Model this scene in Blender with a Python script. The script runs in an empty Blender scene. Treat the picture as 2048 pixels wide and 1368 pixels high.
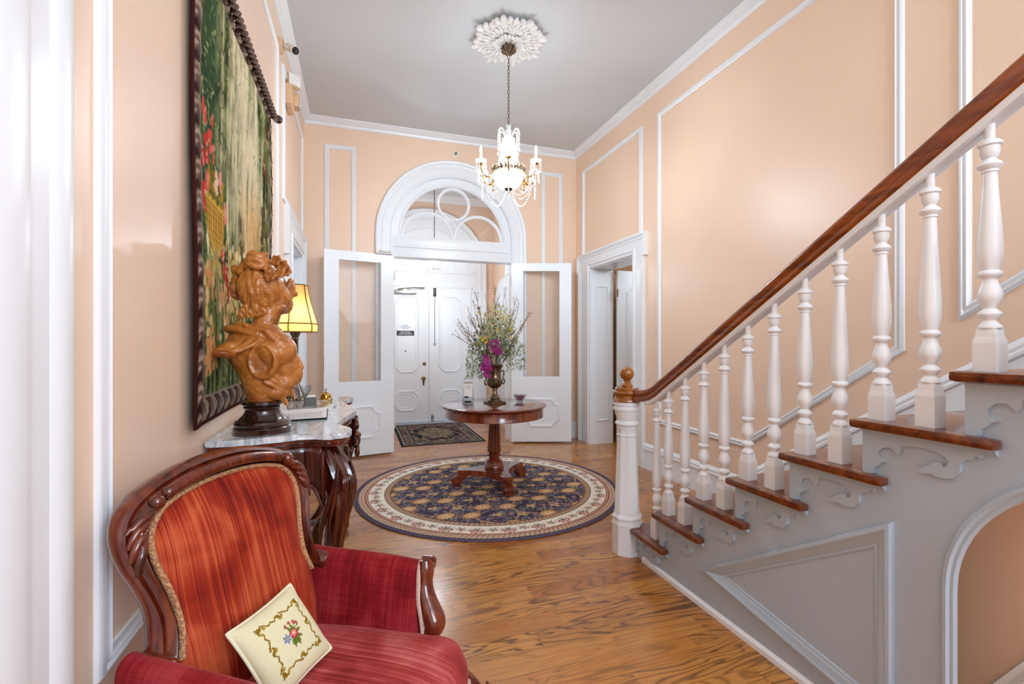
import bpy, bmesh, math, random
import numpy as np
from mathutils import Vector as V, Matrix
random.seed(7)
RNG = np.random.RandomState(11)
C = bpy.context.scene.collection
PI = math.pi

def lin(h):
    if isinstance(h, str):
        h = [int(h[i:i+2], 16) for i in (0, 2, 4)]
    return tuple(((c/255.0)/12.92 if c/255.0 <= .04045 else ((c/255.0+.055)/1.055)**2.4) for c in h)

# ------------------------------------------------------------------ mesh builder
class MB:
    def __init__(s):
        s.bm = bmesh.new()
    def vf(s, vs, fs):
        bv = [s.bm.verts.new(v) for v in vs]
        for f in fs:
            try: s.bm.faces.new([bv[i] for i in f])
            except ValueError: pass
        return bv
    def box(s, a, b, bev=0.0, rot=None, piv=None):
        x0, y0, z0 = a; x1, y1, z1 = b
        vs = [V((x, y, z)) for z in (z0, z1) for x, y in ((x0, y0), (x1, y0), (x1, y1), (x0, y1))]
        if rot is not None:
            p = V(piv) if piv is not None else (V(a)+V(b))/2
            vs = [rot @ (v-p)+p for v in vs]
        bv = s.vf(vs, [(3, 2, 1, 0), (4, 5, 6, 7), (0, 1, 5, 4), (1, 2, 6, 5), (2, 3, 7, 6), (3, 0, 4, 7)])
        if bev:
            es = set(e for v in bv for e in v.link_edges)
            bmesh.ops.bevel(s.bm, geom=list(es), offset=bev, segments=2, affect='EDGES', profile=.6)
        return s
    def prism(s, poly, fn, bev=0.0):
        # poly: list of 2D, fn(p, k) -> 3D with k 0/1 for the two faces
        n = len(poly)
        vs = [V(fn(p, 0)) for p in poly]+[V(fn(p, 1)) for p in poly]
        fs = [tuple(range(n-1, -1, -1)), tuple(range(n, 2*n))]
        fs += [(i, (i+1) % n, n+(i+1) % n, n+i) for i in range(n)]
        bv = s.vf(vs, fs)
        if bev:
            fa = [f for f in bv[0].link_faces if len(f.verts) == n]
            fb = [f for f in bv[n].link_faces if len(f.verts) == n]
            es = set(e for f in fa[:1]+fb[:1] for e in f.edges)
            bmesh.ops.bevel(s.bm, geom=list(es), offset=bev, segments=2, affect='EDGES', profile=.6)
        return s
    def lathe(s, prof, n=32, o=(0, 0, 0), M=None, flute=0, fd=0.0, ph=0.0, sq=1.0):
        o = V(o); rings = []
        for r, z in prof:
            ring = []
            for i in range(n):
                t = 2*PI*i/n+ph
                rr = r*(1-fd*abs(math.sin(flute*t/2))) if flute else r
                p = V((rr*math.cos(t), rr*math.sin(t)*sq, z))
                if M is not None: p = M @ p
                ring.append(s.bm.verts.new(p+o))
            rings.append(ring)
        for a, b in zip(rings, rings[1:]):
            for i in range(n):
                j = (i+1) % n
                s.bm.faces.new((a[i], a[j], b[j], b[i]))
        if prof[0][0] > 1e-5: s.bm.faces.new(rings[0][::-1])
        if prof[-1][0] > 1e-5: s.bm.faces.new(rings[-1])
        return s
    def ball(s, c, r, seg=12, rings=8, M=None):
        if not hasattr(r, '__len__'): r = (r, r, r)
        c = V(c); prof = []
        rows = []
        for i in range(1, rings):
            a = PI*i/rings
            row = []
            for j in range(seg):
                t = 2*PI*j/seg
                p = V((r[0]*math.sin(a)*math.cos(t), r[1]*math.sin(a)*math.sin(t), r[2]*math.cos(a)))
                row.append(s.bm.verts.new((M @ p if M is not None else p)+c))
            rows.append(row)
        tp = V((0, 0, r[2])); bp = V((0, 0, -r[2]))
        if M is not None: tp = M @ tp; bp = M @ bp
        T = s.bm.verts.new(tp+c); B = s.bm.verts.new(bp+c)
        for j in range(seg):
            k = (j+1) % seg
            s.bm.faces.new((T, rows[0][j], rows[0][k]))
            s.bm.faces.new((B, rows[-1][k], rows[-1][j]))
            for a, b in zip(rows, rows[1:]):
                s.bm.faces.new((a[j], b[j], b[k], a[k]))
        return s
    def tube(s, pts, rad, n=8, closed=False, flat=1.0, upv=None, sec=None):
        pts = [V(p) for p in pts]; m = len(pts)
        if not hasattr(rad, '__len__'): rad = [rad]*m
        ref = V(upv) if upv is not None else None
        rings = []; prev = None
        for i, p in enumerate(pts):
            if closed: t = pts[(i+1) % m]-pts[i-1]
            else: t = pts[min(i+1, m-1)]-pts[max(i-1, 0)]
            if t.length < 1e-9: t = V((0, 0, 1))
            t.normalize()
            if ref is not None:
                x = ref.cross(t)
                if x.length < 1e-6: x = V((1, 0, 0)).cross(t)
            elif prev is None:
                a = V((0, 0, 1)) if abs(t.z) < .9 else V((1, 0, 0))
                x = a.cross(t)
            else:
                x = prev-t*prev.dot(t)
            x.normalize(); prev = x
            y = t.cross(x)
            ring = []
            for k in range(n):
                a = 2*PI*k/n
                if sec: cx, cy = sec[k]
                else: cx, cy = math.cos(a), math.sin(a)*flat
                ring.append(s.bm.verts.new(p+(x*cx+y*cy)*rad[i]))
            rings.append(ring)
        pr = list(zip(rings, rings[1:]))
        if closed: pr.append((rings[-1], rings[0]))
        for a, b in pr:
            for k in range(n):
                j = (k+1) % n
                s.bm.faces.new((a[k], a[j], b[j], b[k]))
        if not closed:
            s.bm.faces.new(rings[0][::-1]); s.bm.faces.new(rings[-1])
        return s
    def sweep(s, pts, sec, N, closed=False, cap=True):
        # mitred moulding: sec = [(s, t)] with s to the left of travel in the plane (N x dir), t along N
        pts = [V(p) for p in pts]; N = V(N).normalized(); m = len(pts); rings = []
        for i, p in enumerate(pts):
            dn = (pts[(i+1) % m]-p) if (closed or i < m-1) else None
            dp = (p-pts[i-1]) if (closed or i > 0) else None
            if dn is None: dn = dp
            if dp is None: dp = dn
            a = N.cross(dp.normalized()); b = N.cross(dn.normalized())
            mit = (a+b)/max(.25, 1+a.dot(b))
            rings.append([s.bm.verts.new(p+mit*u+N*t) for u, t in sec])
        n = len(sec); pr = list(zip(rings, rings[1:]))
        if closed: pr.append((rings[-1], rings[0]))
        for a, b in pr:
            for k in range(n):
                j = (k+1) % n
                s.bm.faces.new((a[k], a[j], b[j], b[k]))
        if not closed and cap:
            s.bm.faces.new(rings[0][::-1]); s.bm.faces.new(rings[-1])
        return s
    def grid(s, fn, nu, nv, cu=False, cv=False):
        g = [[s.bm.verts.new(fn(i/(nu if cu else nu-1), j/(nv if cv else nv-1))) for j in range(nv)] for i in range(nu)]
        for i in range(nu if cu else nu-1):
            for j in range(nv if cv else nv-1):
                try: s.bm.faces.new((g[i][j], g[(i+1) % nu][j], g[(i+1) % nu][(j+1) % nv], g[i][(j+1) % nv]))
                except ValueError: pass
        return s
    def build(s, name, mat, parent=None, smooth=35, recalc=True, merge=0):
        if merge: bmesh.ops.remove_doubles(s.bm, verts=s.bm.verts, dist=merge)
        if recalc: bmesh.ops.recalc_face_normals(s.bm, faces=s.bm.faces)
        me = bpy.data.meshes.new(name); s.bm.to_mesh(me); s.bm.free()
        return mkobj(name, me, mat, parent, smooth)

def mkobj(name, me, mat, parent=None, smooth=35):
    if mat is not None: me.materials.append(mat)
    if smooth and len(me.polygons):
        me.polygons.foreach_set('use_smooth', [True]*len(me.polygons))
        if smooth < 180: me.set_sharp_from_angle(angle=math.radians(smooth))
    o = bpy.data.objects.new(name, me); C.objects.link(o)
    if parent is not None: o.parent = parent
    return o
def tag(o, label, cat, group=None):
    o['label'] = label; o['category'] = cat
    if group: o['group'] = group
    return o
def thing(name, label, cat, loc=(0, 0, 0), rz=0, group=None):
    o = bpy.data.objects.new(name, None); C.objects.link(o); o.empty_display_size = .1
    o.location = loc; o.rotation_euler = (0, 0, rz)
    return tag(o, label, cat, group)
def struct(o, label=None, cat=None):
    o['kind'] = 'structure'
    if label: o['label'] = label
    if cat: o['category'] = cat
    return o
def catmull(pts, k=6, closed=False):
    P = [V(p) if len(p) == 3 else V((p[0], p[1], 0)) for p in pts]; n = len(P); out = []
    rng = range(n if closed else n-1)
    for i in rng:
        if closed: a, b, c, d = P[i-1], P[i], P[(i+1) % n], P[(i+2) % n]
        else: a, b, c, d = P[max(i-1, 0)], P[i], P[i+1], P[min(i+2, n-1)]
        for j in range(k):
            t = j/k
            out.append(.5*((2*b)+(c-a)*t+(2*a-5*b+4*c-d)*t*t+(3*b-a-3*c+d)*t**3))
    if not closed: out.append(P[-1])
    return out
def cat2(pts, k=6, closed=False):
    return [(p.x, p.y) for p in catmull([(a, b, 0) for a, b in pts], k, closed)]
def lerp(a, b, t): return a+(b-a)*t

# ------------------------------------------------------------------ materials
def new_mat(name):
    m = bpy.data.materials.new(name); m.use_nodes = True
    nt = m.node_tree; b = nt.nodes['Principled BSDF']
    return m, nt, b
def N(nt, typ, **kw):
    n = nt.nodes.new(typ)
    for k, v in kw.items():
        if k in ('ins',):
            for kk, vv in v.items(): n.inputs[kk].default_value = vv
        else: setattr(n, k, v)
    return n
def L(nt, a, b): nt.links.new(a, b)
def mth(nt, op, a, b=None, c=None):
    n = N(nt, 'ShaderNodeMath', operation=op)
    for i, x in enumerate((a, b, c)):
        if x is None: continue
        if hasattr(x, 'is_linked'): L(nt, x, n.inputs[i])
        else: n.inputs[i].default_value = x
    return n.outputs[0]
def ramp(nt, fac, stops, interp='LINEAR'):
    r = N(nt, 'ShaderNodeValToRGB'); r.color_ramp.interpolation = interp
    els = r.color_ramp.elements
    while len(els) < len(stops): els.new(.5)
    for e, (p, c) in zip(els, stops):
        e.position = p; e.color = tuple(c)+(1,)
    L(nt, fac, r.inputs[0]); return r.outputs[0]
def mix(nt, fac, a, b, mode='MIX'):
    n = N(nt, 'ShaderNodeMix', data_type='RGBA', blend_type=mode)
    for i, x in ((0, fac), (6, a), (7, b)):
        if hasattr(x, 'is_linked'): L(nt, x, n.inputs[i])
        elif i == 0: n.inputs[0].default_value = x
        else: n.inputs[i].default_value = tuple(x)+(1,) if len(x) == 3 else x
    return n.outputs[2]
def coords(nt, kind='Object', scale=(1, 1, 1), rot=(0, 0, 0), loc=(0, 0, 0)):
    tc = N(nt, 'ShaderNodeTexCoord'); mp = N(nt, 'ShaderNodeMapping')
    mp.inputs['Scale'].default_value = scale; mp.inputs['Rotation'].default_value = rot; mp.inputs['Location'].default_value = loc
    L(nt, tc.outputs[kind], mp.inputs[0]); return mp.outputs[0]
def noise(nt, vec, scale=5, detail=4, rough=.55, dist=0):
    n = N(nt, 'ShaderNodeTexNoise'); n.inputs['Scale'].default_value = scale; n.inputs['Detail'].default_value = detail
    n.inputs['Roughness'].default_value = rough; n.inputs['Distortion'].default_value = dist
    L(nt, vec, n.inputs['Vector']); return n.outputs[0]
def bump(nt, b, h, strength=.2, dist=.002):
    n = N(nt, 'ShaderNodeBump'); n.inputs['Strength'].default_value = strength; n.inputs['Distance'].default_value = dist
    L(nt, h, n.inputs['Height']); L(nt, n.outputs[0], b.inputs['Normal'])
def setp(b, **kw):
    for k, v in kw.items():
        b.inputs[k.replace('_', ' ')].default_value = v

def paint(name, col, rough=.45, var=.06, bs=.08, scale=18, spec=.5):
    m, nt, b = new_mat(name); c = lin(col)
    v = coords(nt)
    n1 = noise(nt, v, 1.1, 3); n2 = noise(nt, v, scale, 5, .6)
    d = tuple(x*(1-var) for x in c); u = tuple(min(1, x*(1+var*.6)) for x in c)
    L(nt, ramp(nt, n1, [(.3, d), (.7, u)]), b.inputs['Base Color'])
    setp(b, Roughness=rough); b.inputs['Specular IOR Level'].default_value = spec
    bump(nt, b, n2, bs, .003)
    return m
def wood(name, dark, mid, light, rough=.25, scale=(3, 3, 14), axis=2, coat=.5, bs=.05, dist=1.2):
    m, nt, b = new_mat(name)
    sc = [22, 22, 22]; sc[axis] = 1.6
    v = coords(nt, scale=sc)
    n1 = noise(nt, v, 1.0, 6, .6, dist)
    n2 = noise(nt, coords(nt), 3.5, 3, .5)
    col = ramp(nt, n1, [(.28, lin(dark)), (.5, lin(mid)), (.74, lin(light))])
    col = mix(nt, mth(nt, 'MULTIPLY', n2, .55), col, lin(dark), 'MULTIPLY')
    L(nt, col, b.inputs['Base Color'])
    setp(b, Roughness=rough, Coat_Weight=coat, Coat_Roughness=.12)
    bump(nt, b, n1, bs, .001)
    return m
def metal(name, col, rough=.3, dark=.5, scale=30):
    m, nt, b = new_mat(name); c = lin(col)
    n1 = noise(nt, coords(nt), scale, 4)
    L(nt, ramp(nt, n1, [(.3, tuple(x*dark for x in c)), (.65, c)]), b.inputs['Base Color'])
    setp(b, Metallic=1.0, Roughness=rough); return m
def plain(name, col, rough=.5, var=.08, scale=25, metallic=0, trans=0, coat=0, emit=None, es=0, ior=None, alpha=None, sheen=0):
    m, nt, b = new_mat(name); c = lin(col)
    n1 = noise(nt, coords(nt), scale, 3)
    L(nt, ramp(nt, n1, [(.3, tuple(x*(1-var) for x in c)), (.7, tuple(min(1, x*(1+var)) for x in c))]), b.inputs['Base Color'])
    setp(b, Roughness=rough, Metallic=metallic, Coat_Weight=coat)
    b.inputs['Transmission Weight'].default_value = trans
    if ior: b.inputs['IOR'].default_value = ior
    if sheen: b.inputs['Sheen Weight'].default_value = sheen
    if emit:
        b.inputs['Emission Color'].default_value = lin(emit)+(1,); b.inputs['Emission Strength'].default_value = es
    return m
def thin_glass(name, tint='ffffff', refl=.06, rough=.0):
    # window glass: lets light straight through, reflects a little more at grazing angles
    m = bpy.data.materials.new(name); m.use_nodes = True; nt = m.node_tree
    nt.nodes.remove(nt.nodes['Principled BSDF']); out = nt.nodes['Material Output']
    t = N(nt, 'ShaderNodeBsdfTransparent'); t.inputs[0].default_value = lin(tint)+(1,)
    g = N(nt, 'ShaderNodeBsdfGlossy'); g.inputs['Roughness'].default_value = rough
    lw = N(nt, 'ShaderNodeLayerWeight'); lw.inputs[0].default_value = .18
    n1 = noise(nt, coords(nt), 6, 2)
    f = mth(nt, 'ADD', mth(nt, 'MULTIPLY', lw.outputs['Fresnel'], .7), mth(nt, 'MULTIPLY', n1, refl))
    mx = N(nt, 'ShaderNodeMixShader'); L(nt, f, mx.inputs[0]); L(nt, t.outputs[0], mx.inputs[1]); L(nt, g.outputs[0], mx.inputs[2])
    L(nt, mx.outputs[0], out.inputs[0]); return m
def pattern_mat(name, rough=.9, sheen=.2, fine=220, bs=.25, coat=0, fib=.25):
    m, nt, b = new_mat(name)
    a = N(nt, 'ShaderNodeVertexColor'); a.layer_name = 'pat'
    n1 = noise(nt, coords(nt), fine, 2)
    col = mix(nt, fib, a.outputs[0], ramp(nt, n1, [(.3, (.25, .25, .25)), (.7, (1, 1, 1))]), 'MULTIPLY')
    L(nt, col, b.inputs['Base Color']); setp(b, Roughness=rough, Coat_Weight=coat); b.inputs['Sheen Weight'].default_value = sheen*0; b.inputs['Specular IOR Level'].default_value = .08
    bump(nt, b, n1, bs, .002); return m

M = {}
M['peach'] = paint('peach wall paint', 'f0d3ba', .34, .035, .10, 14)
M['white'] = paint('white trim paint', 'edf1f5', .3, .02, .07, 25)
M['stringer_shade_grey'] = paint('shade toned stair paint', 'b6c7d6', .38, .03, .16, 16)  # shade of the stair side put into the paint colour as an even grey
M['ceiling'] = paint('flat ceiling white', 'd3d8dc', .8, .03, .05, 6)
M['plaster'] = paint('plaster white', 'e8e8e7', .6, .03, .1, 40)
M['mahogany'] = wood('mahogany', '3a1108', '6f2814', '97421f', .2, coat=.6)
M['mahogany_x'] = wood('mahogany crosswise', '3a1108', '6f2814', '97421f', .2, axis=1, coat=.6)
M['mahogany_top'] = wood('polished mahogany top', '4a1c0f', '7a341f', '9a4a2c', .16, axis=0, coat=.7)
M['table_wood'] = wood('orange mahogany', '4a1a0a', '85371a', 'b15c2c', .18, coat=.6)
M['rosewood'] = wood('rosewood', '240a05', '561c0e', '843318', .18, coat=.7)
M['handrail'] = wood('handrail wood', '552002', '8f4206', 'b45c10', .22, axis=1, coat=.6)
M['honey'] = wood('honey varnished wood', '7d4208', 'b06a18', 'c98428', .18, coat=.8)
M['tread'] = wood('stair tread wood', '4a1d0a', '7a3a18', '9a5228', .2, axis=0, coat=.6)
M['socle'] = wood('dark walnut socle', '180a06', '34170d', '4c2415', .2, coat=.7)
M['brass'] = metal('brass', 'd2a24a', .18, .7)
M['old_brass'] = metal('aged brass', '9a7b45', .3, .5)
M['bronze'] = metal('antique bronze', '93816c', .28, .4, 60)
M['dark_metal'] = metal('dark metal', '4a4640', .4, .5)
M['chrome'] = metal('brushed steel', 'b9b7b3', .25, .7)
M['gold'] = metal('gilt metal', 'c99a4a', .25, .6)
M['black'] = plain('black plastic', '161616', .35)
M['white_plastic'] = plain('white plastic', 'dcdad7', .4, .03)
M['beige_plastic'] = plain('beige plastic', 'dcb993', .45, .04)
M['paper'] = plain('paper', 'f4f2ef', .8, .03)
M['glass'] = thin_glass('window glass', 'fdfdfd', .05)
M['acrylic'] = thin_glass('clear acrylic', 'f4f6f8', .12)
M['cut_glass'] = plain('cut glass', 'ffffff', .03, .0, trans=1.0, ior=1.5)
M['lens'] = plain('ribbed lens', 'e9e7e4', .12, .02)

# terracotta
def terracotta():
    m, nt, b = new_mat('glazed terracotta')
    v = coords(nt)
    n1 = noise(nt, v, 9, 6, .6, .4); n2 = noise(nt, v, 45, 4)
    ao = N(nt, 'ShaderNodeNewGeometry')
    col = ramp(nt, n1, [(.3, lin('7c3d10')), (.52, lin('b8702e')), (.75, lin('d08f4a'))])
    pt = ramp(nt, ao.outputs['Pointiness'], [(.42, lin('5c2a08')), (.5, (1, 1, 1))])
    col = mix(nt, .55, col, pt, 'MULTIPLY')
    L(nt, col, b.inputs['Base Color']); setp(b, Roughness=.38, Coat_Weight=.25)
    bump(nt, b, n2, .15, .002); return m
M['terracotta'] = terracotta()

def velvet(name, dark, mid, light, s3, s4=None):
    m, nt, b = new_mat(name)
    v = coords(nt, scale=s3)
    n1 = noise(nt, v, 1.6, 5, .65)
    n2 = noise(nt, coords(nt), 5.5, 3, .5, .6)
    if s4: n1 = mth(nt, 'MULTIPLY_ADD', n1, .62, mth(nt, 'MULTIPLY', noise(nt, coords(nt, scale=s4), 1.6, 5, .65), .38))
    f = mth(nt, 'ADD', mth(nt, 'MULTIPLY', n1, .55), mth(nt, 'MULTIPLY', n2, .5))
    L(nt, ramp(nt, f, [(.38, lin(dark)), (.51, lin(mid)), (.63, lin(light))]), b.inputs['Base Color'])
    setp(b, Roughness=.8); b.inputs['Sheen Weight'].default_value = .25; b.inputs['Sheen Roughness'].default_value = .35
    b.inputs['Sheen Tint'].default_value = lin('ff9a88')+(1,)
    b.inputs['Specular IOR Level'].default_value = .2
    bump(nt, b, n1, .25, .002); return m
M['velvet_back'] = velvet('orange red velvet of the back', '5c0d06', '9a2a14', 'c25a34', (120, .4, .4))
M['velvet_arm'] = velvet('crimson velvet of the arms', '58070a', '84131a', '9c3034', (.6, 110, .5), (.6, 2.5, 120))
M['velvet_seat'] = velvet('rose red velvet of the seat', '741414', 'a53a3a', 'c46a66', (95, .5, .8))
def braid():
    m, nt, b = new_mat('woven braid')
    v = coords(nt)
    w = N(nt, 'ShaderNodeTexVoronoi'); w.inputs['Scale'].default_value = 160; L(nt, v, w.inputs['Vector'])
    L(nt, ramp(nt, w.outputs[0], [(.1, lin('d8a878')), (.7, lin('a06a48'))]), b.inputs['Base Color'])
    setp(b, Roughness=.85); bump(nt, b, w.outputs[0], .5, .003); return m
M['braid'] = braid()
M['braid_pale'] = plain('pale pink braid', 'c8aca0', .9, .3, 180)

def marble():
    m, nt, b = new_mat('grey veined marble')
    v = coords(nt, scale=(4.5, 1.3, 1.3), rot=(0, 0, .5))
    n1 = noise(nt, v, 2.2, 8, .62, 1.6)
    n2 = noise(nt, v, 6, 6, .6, 2.2)
    vein = mth(nt, 'ABSOLUTE', mth(nt, 'SUBTRACT', n1, .5))
    col = ramp(nt, vein, [(.0, lin('a3a9af')), (.03, lin('ccd0d3')), (.10, lin('e9e9e8'))])
    col = mix(nt, .35, col, ramp(nt, n2, [(.36, lin('b3b9bf')), (.55, (1, 1, 1))]), 'MULTIPLY')
    L(nt, col, b.inputs['Base Color']); setp(b, Roughness=.07, Coat_Weight=.3, Coat_Roughness=.03); return m
M['marble'] = marble()

def floor_mat():
    m, nt, b = new_mat('oak plank floor')
    tc = N(nt, 'ShaderNodeTexCoord'); sx = N(nt, 'ShaderNodeSeparateXYZ'); L(nt, tc.outputs['Object'], sx.inputs[0])
    X, Y = sx.outputs[0], sx.outputs[1]
    W = .127
    yr = mth(nt, 'DIVIDE', Y, W); row = mth(nt, 'FLOOR', yr); fy = mth(nt, 'FRACT', yr)
    wn = N(nt, 'ShaderNodeTexWhiteNoise', noise_dimensions='1D'); L(nt, row, wn.inputs['W'])
    xo = mth(nt, 'ADD', mth(nt, 'DIVIDE', X, 1.15), mth(nt, 'MULTIPLY', wn.outputs[0], 9.7))
    pl = mth(nt, 'FLOOR', xo); fx = mth(nt, 'FRACT', xo)
    cid = N(nt, 'ShaderNodeCombineXYZ'); L(nt, row, cid.inputs[0]); L(nt, pl, cid.inputs[1])
    w2 = N(nt, 'ShaderNodeTexWhiteNoise', noise_dimensions='3D'); L(nt, cid.outputs[0], w2.inputs[0])
    rnd = w2.outputs[0]; sc2 = N(nt, 'ShaderNodeSeparateColor'); L(nt, w2.outputs[1], sc2.inputs[0]); rnd2 = sc2.outputs[2]
    cv = N(nt, 'ShaderNodeCombineXYZ')
    L(nt, mth(nt, 'MULTIPLY', X, .85), cv.inputs[0]); L(nt, mth(nt, 'MULTIPLY', Y, 6.5), cv.inputs[1]); L(nt, mth(nt, 'MULTIPLY', rnd, 37.0), cv.inputs[2])
    base = noise(nt, cv.outputs[0], 1.25, 2, .5, .5)
    rings = mth(nt, 'SINE', mth(nt, 'MULTIPLY', base, 80.0))
    cg = N(nt, 'ShaderNodeCombineXYZ')
    L(nt, mth(nt, 'MULTIPLY', X, 7.0), cg.inputs[0]); L(nt, mth(nt, 'MULTIPLY', Y, 190.0), cg.inputs[1]); L(nt, rnd, cg.inputs[2])
    pores = noise(nt, cg.outputs[0], 1.0, 3, .6)
    patch = noise(nt, cv.outputs[0], .7, 2, .5)
    plank = ramp(nt, rnd, [(0, lin('ae6a28')), (.4, lin('c07c34')), (.75, lin('cd8e42')), (1, lin('9a5820'))])
    dk = mth(nt, 'MULTIPLY', mth(nt, 'POWER', mth(nt, 'MULTIPLY_ADD', rings, .5, .5), 4.2), mth(nt, 'MULTIPLY_ADD', pores, 1.5, .2))
    dk = mth(nt, 'MULTIPLY', dk, ramp(nt, patch, [(.3, (.5,)*3), (.55, (1.0,)*3)]))
    col = mix(nt, mth(nt, 'MINIMUM', mth(nt, 'MULTIPLY', mth(nt, 'MULTIPLY', dk, mth(nt, 'MULTIPLY_ADD', rnd2, .8, .3)), 1.0), .8), plank, lin('4a2209'))
    col = mix(nt, .35, col, ramp(nt, pores, [(.35, lin('a07040')), (.6, (1, 1, 1))]), 'MULTIPLY')
    ey = mth(nt, 'MINIMUM', fy, mth(nt, 'SUBTRACT', 1.0, fy)); ex = mth(nt, 'MINIMUM', fx, mth(nt, 'SUBTRACT', 1.0, fx))
    e = mth(nt, 'MINIMUM', mth(nt, 'MULTIPLY', ey, W), mth(nt, 'MULTIPLY', ex, 1.15))
    seam = mth(nt, 'LESS_THAN', e, .0009)
    col = mix(nt, mth(nt, 'MULTIPLY', seam, .75), col, lin('3a1c08'))
    L(nt, col, b.inputs['Base Color'])
    setp(b, Roughness=.3, Coat_Weight=.35, Coat_Roughness=.17)
    rr = ramp(nt, noise(nt, tc.outputs['Object'], 3, 3), [(.3, (.22,)*3), (.7, (.36,)*3)]); L(nt, rr, b.inputs['Roughness'])
    h = mth(nt, 'SUBTRACT', mth(nt, 'MULTIPLY', pores, .3), seam)
    bump(nt, b, h, .12, .0015); return m
M['floor'] = floor_mat()

def wallpaper():
    m, nt, b = new_mat('brown patterned wallpaper')
    v = coords(nt)
    w = N(nt, 'ShaderNodeTexVoronoi'); w.inputs['Scale'].default_value = 9; L(nt, v, w.inputs['Vector'])
    s = mth(nt, 'SINE', mth(nt, 'MULTIPLY', w.outputs[0], 55))
    L(nt, ramp(nt, s, [(.35, lin('8a5c34')), (.6, lin('d8bc96'))]), b.inputs['Base Color']); setp(b, Roughness=.7); return m
M['wallpaper'] = wallpaper()

# ------------------------------------------------------------------ numpy painting on vertices
def vnoise(x, y, seed=0):
    xi = np.floor(x).astype(np.int64); yi = np.floor(y).astype(np.int64); xf = x-xi; yf = y-yi
    u = xf*xf*(3-2*xf); v = yf*yf*(3-2*yf)
    def h(a, b):
        n = (a*374761393+b*668265263+seed*2654435) & 0x7fffffff
        n = ((n ^ (n >> 13))*1274126177) & 0x7fffffff
        return ((n ^ (n >> 16)) & 0xffff)/65535.0
    return (h(xi, yi)*(1-u)+h(xi+1, yi)*u)*(1-v)+(h(xi, yi+1)*(1-u)+h(xi+1, yi+1)*u)*v
def fbm(x, y, o=4, seed=0):
    s = 0; a = .5; t = 0
    for i in range(o):
        s = s+a*vnoise(x*2**i, y*2**i, seed+i*17); t += a; a *= .55
    return s/t
class Painter:
    """colours a cloud of (u, v) points; brush strokes only touch points inside their box"""
    def __init__(s, u, v, base):
        s.o = np.argsort(v, kind='stable'); s.u = u[s.o]; s.v = v[s.o]
        s.c = np.tile(np.array(base, float), (len(u), 1))
    def sel(s, u0, u1, v0, v1):
        a = np.searchsorted(s.v, v0); b = np.searchsorted(s.v, v1)
        idx = np.nonzero((s.u[a:b] >= u0) & (s.u[a:b] <= u1))[0]+a
        return idx
    def put(s, idx, mask, col, a=1.0):
        k = idx[mask]; s.c[k] = s.c[k]*(1-a)+np.array(col)*a
    def ell(s, cu, cv, ru, rv, col, rot=0, a=1.0, pet=0, pd=.25, ph=0):
        R = max(ru, rv)*1.05; i = s.sel(cu-R, cu+R, cv-R, cv+R)
        if not len(i): return
        du = s.u[i]-cu; dv = s.v[i]-cv; cs, sn = math.cos(rot), math.sin(rot)
        x = (du*cs+dv*sn)/ru; y = (-du*sn+dv*cs)/rv
        r = np.hypot(x, y)
        lim = 1.0 if not pet else (1-pd)+pd*np.abs(np.cos(pet*.5*(np.arctan2(y, x)+ph)))
        s.put(i, r < lim, col, a)
    def line(s, pts, w, col, a=1.0):
        for (x0, y0), (x1, y1) in zip(pts, pts[1:]):
            i = s.sel(min(x0, x1)-w, max(x0, x1)+w, min(y0, y1)-w, max(y0, y1)+w)
            if not len(i): continue
            dx, dy = x1-x0, y1-y0; l2 = dx*dx+dy*dy+1e-12
            t = np.clip(((s.u[i]-x0)*dx+(s.v[i]-y0)*dy)/l2, 0, 1)
            d = np.hypot(s.u[i]-x0-t*dx, s.v[i]-y0-t*dy)
            s.put(i, d < w/2, col, a)
    def leaf(s, u, v, l, w, rot, col, a=1.0):
        s.ell(u+math.cos(rot)*l/2, v+math.sin(rot)*l/2, l/2, w/2, col, rot, a)
    def result(s):
        out = np.empty_like(s.c); out[s.o] = s.c; return out
def set_pat(me, col):
    a = me.color_attributes.new('pat', 'FLOAT_COLOR', 'POINT')
    f = np.ones((len(col), 4), np.float32); f[:, :3] = np.clip(col, 0, 1)
    a.data.foreach_set('color', f.ravel())
def np_grid(nu, nv, fn):
    """fn(u, v arrays) -> xyz arrays ; returns mesh, u, v"""
    uu, vv = np.meshgrid(np.linspace(0, 1, nu), np.linspace(0, 1, nv), indexing='ij')
    u = uu.ravel(); v = vv.ravel()
    P = np.stack(fn(u, v), 1)
    i = np.arange(nu-1)[:, None]*nv+np.arange(nv-1)[None, :]
    f = np.stack([i, i+nv, i+nv+1, i+1], -1).reshape(-1, 4)
    me = bpy.data.meshes.new('surface'); me.from_pydata(P.tolist(), [], f.tolist())
    return me, u, v
# ------------------------------------------------------------------ room constants (metres; camera stands at x=0, y=0, z=1.35)
XL, XR, YF, ZC, YE = -.60, 2.935, 5.975, 4.011, 7.84
AX, AZ = 1.195, 2.70            # centre of the arched opening in the far wall
OW, OR = .793, .989             # half opening, outer radius of its casing
VL, VR = .15, 2.24              # vestibule side walls
YB = -3.2
WALL = {'left': lambda u, z, t=0: (XL+t, u, z), 'right': lambda u, z, t=0: (XR-t, u, z),
        'far': lambda u, z, t=0: (u, YF-t, z), 'entry': lambda u, z, t=0: (u, YE-t, z)}
WN = {'left': V((1, 0, 0)), 'right': V((-1, 0, 0)), 'far': V((0, -1, 0)), 'entry': V((0, -1, 0))}
PANEL = [(0, 0), (0, .010), (.008, .018), (.016, .020), (.022, .012), (.030, .014), (.038, .022), (.046, .010), (.05, .008), (.05, 0)]
def poly3(w, pts, t=0):
    P = [V(WALL[w](u, z, t)) for u, z in pts]
    a = V((0, 0, 0))
    for p, q in zip(P, P[1:]+P[:1]): a += p.cross(q)
    return P if a.dot(WN[w]) > 0 else P[::-1]
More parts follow.
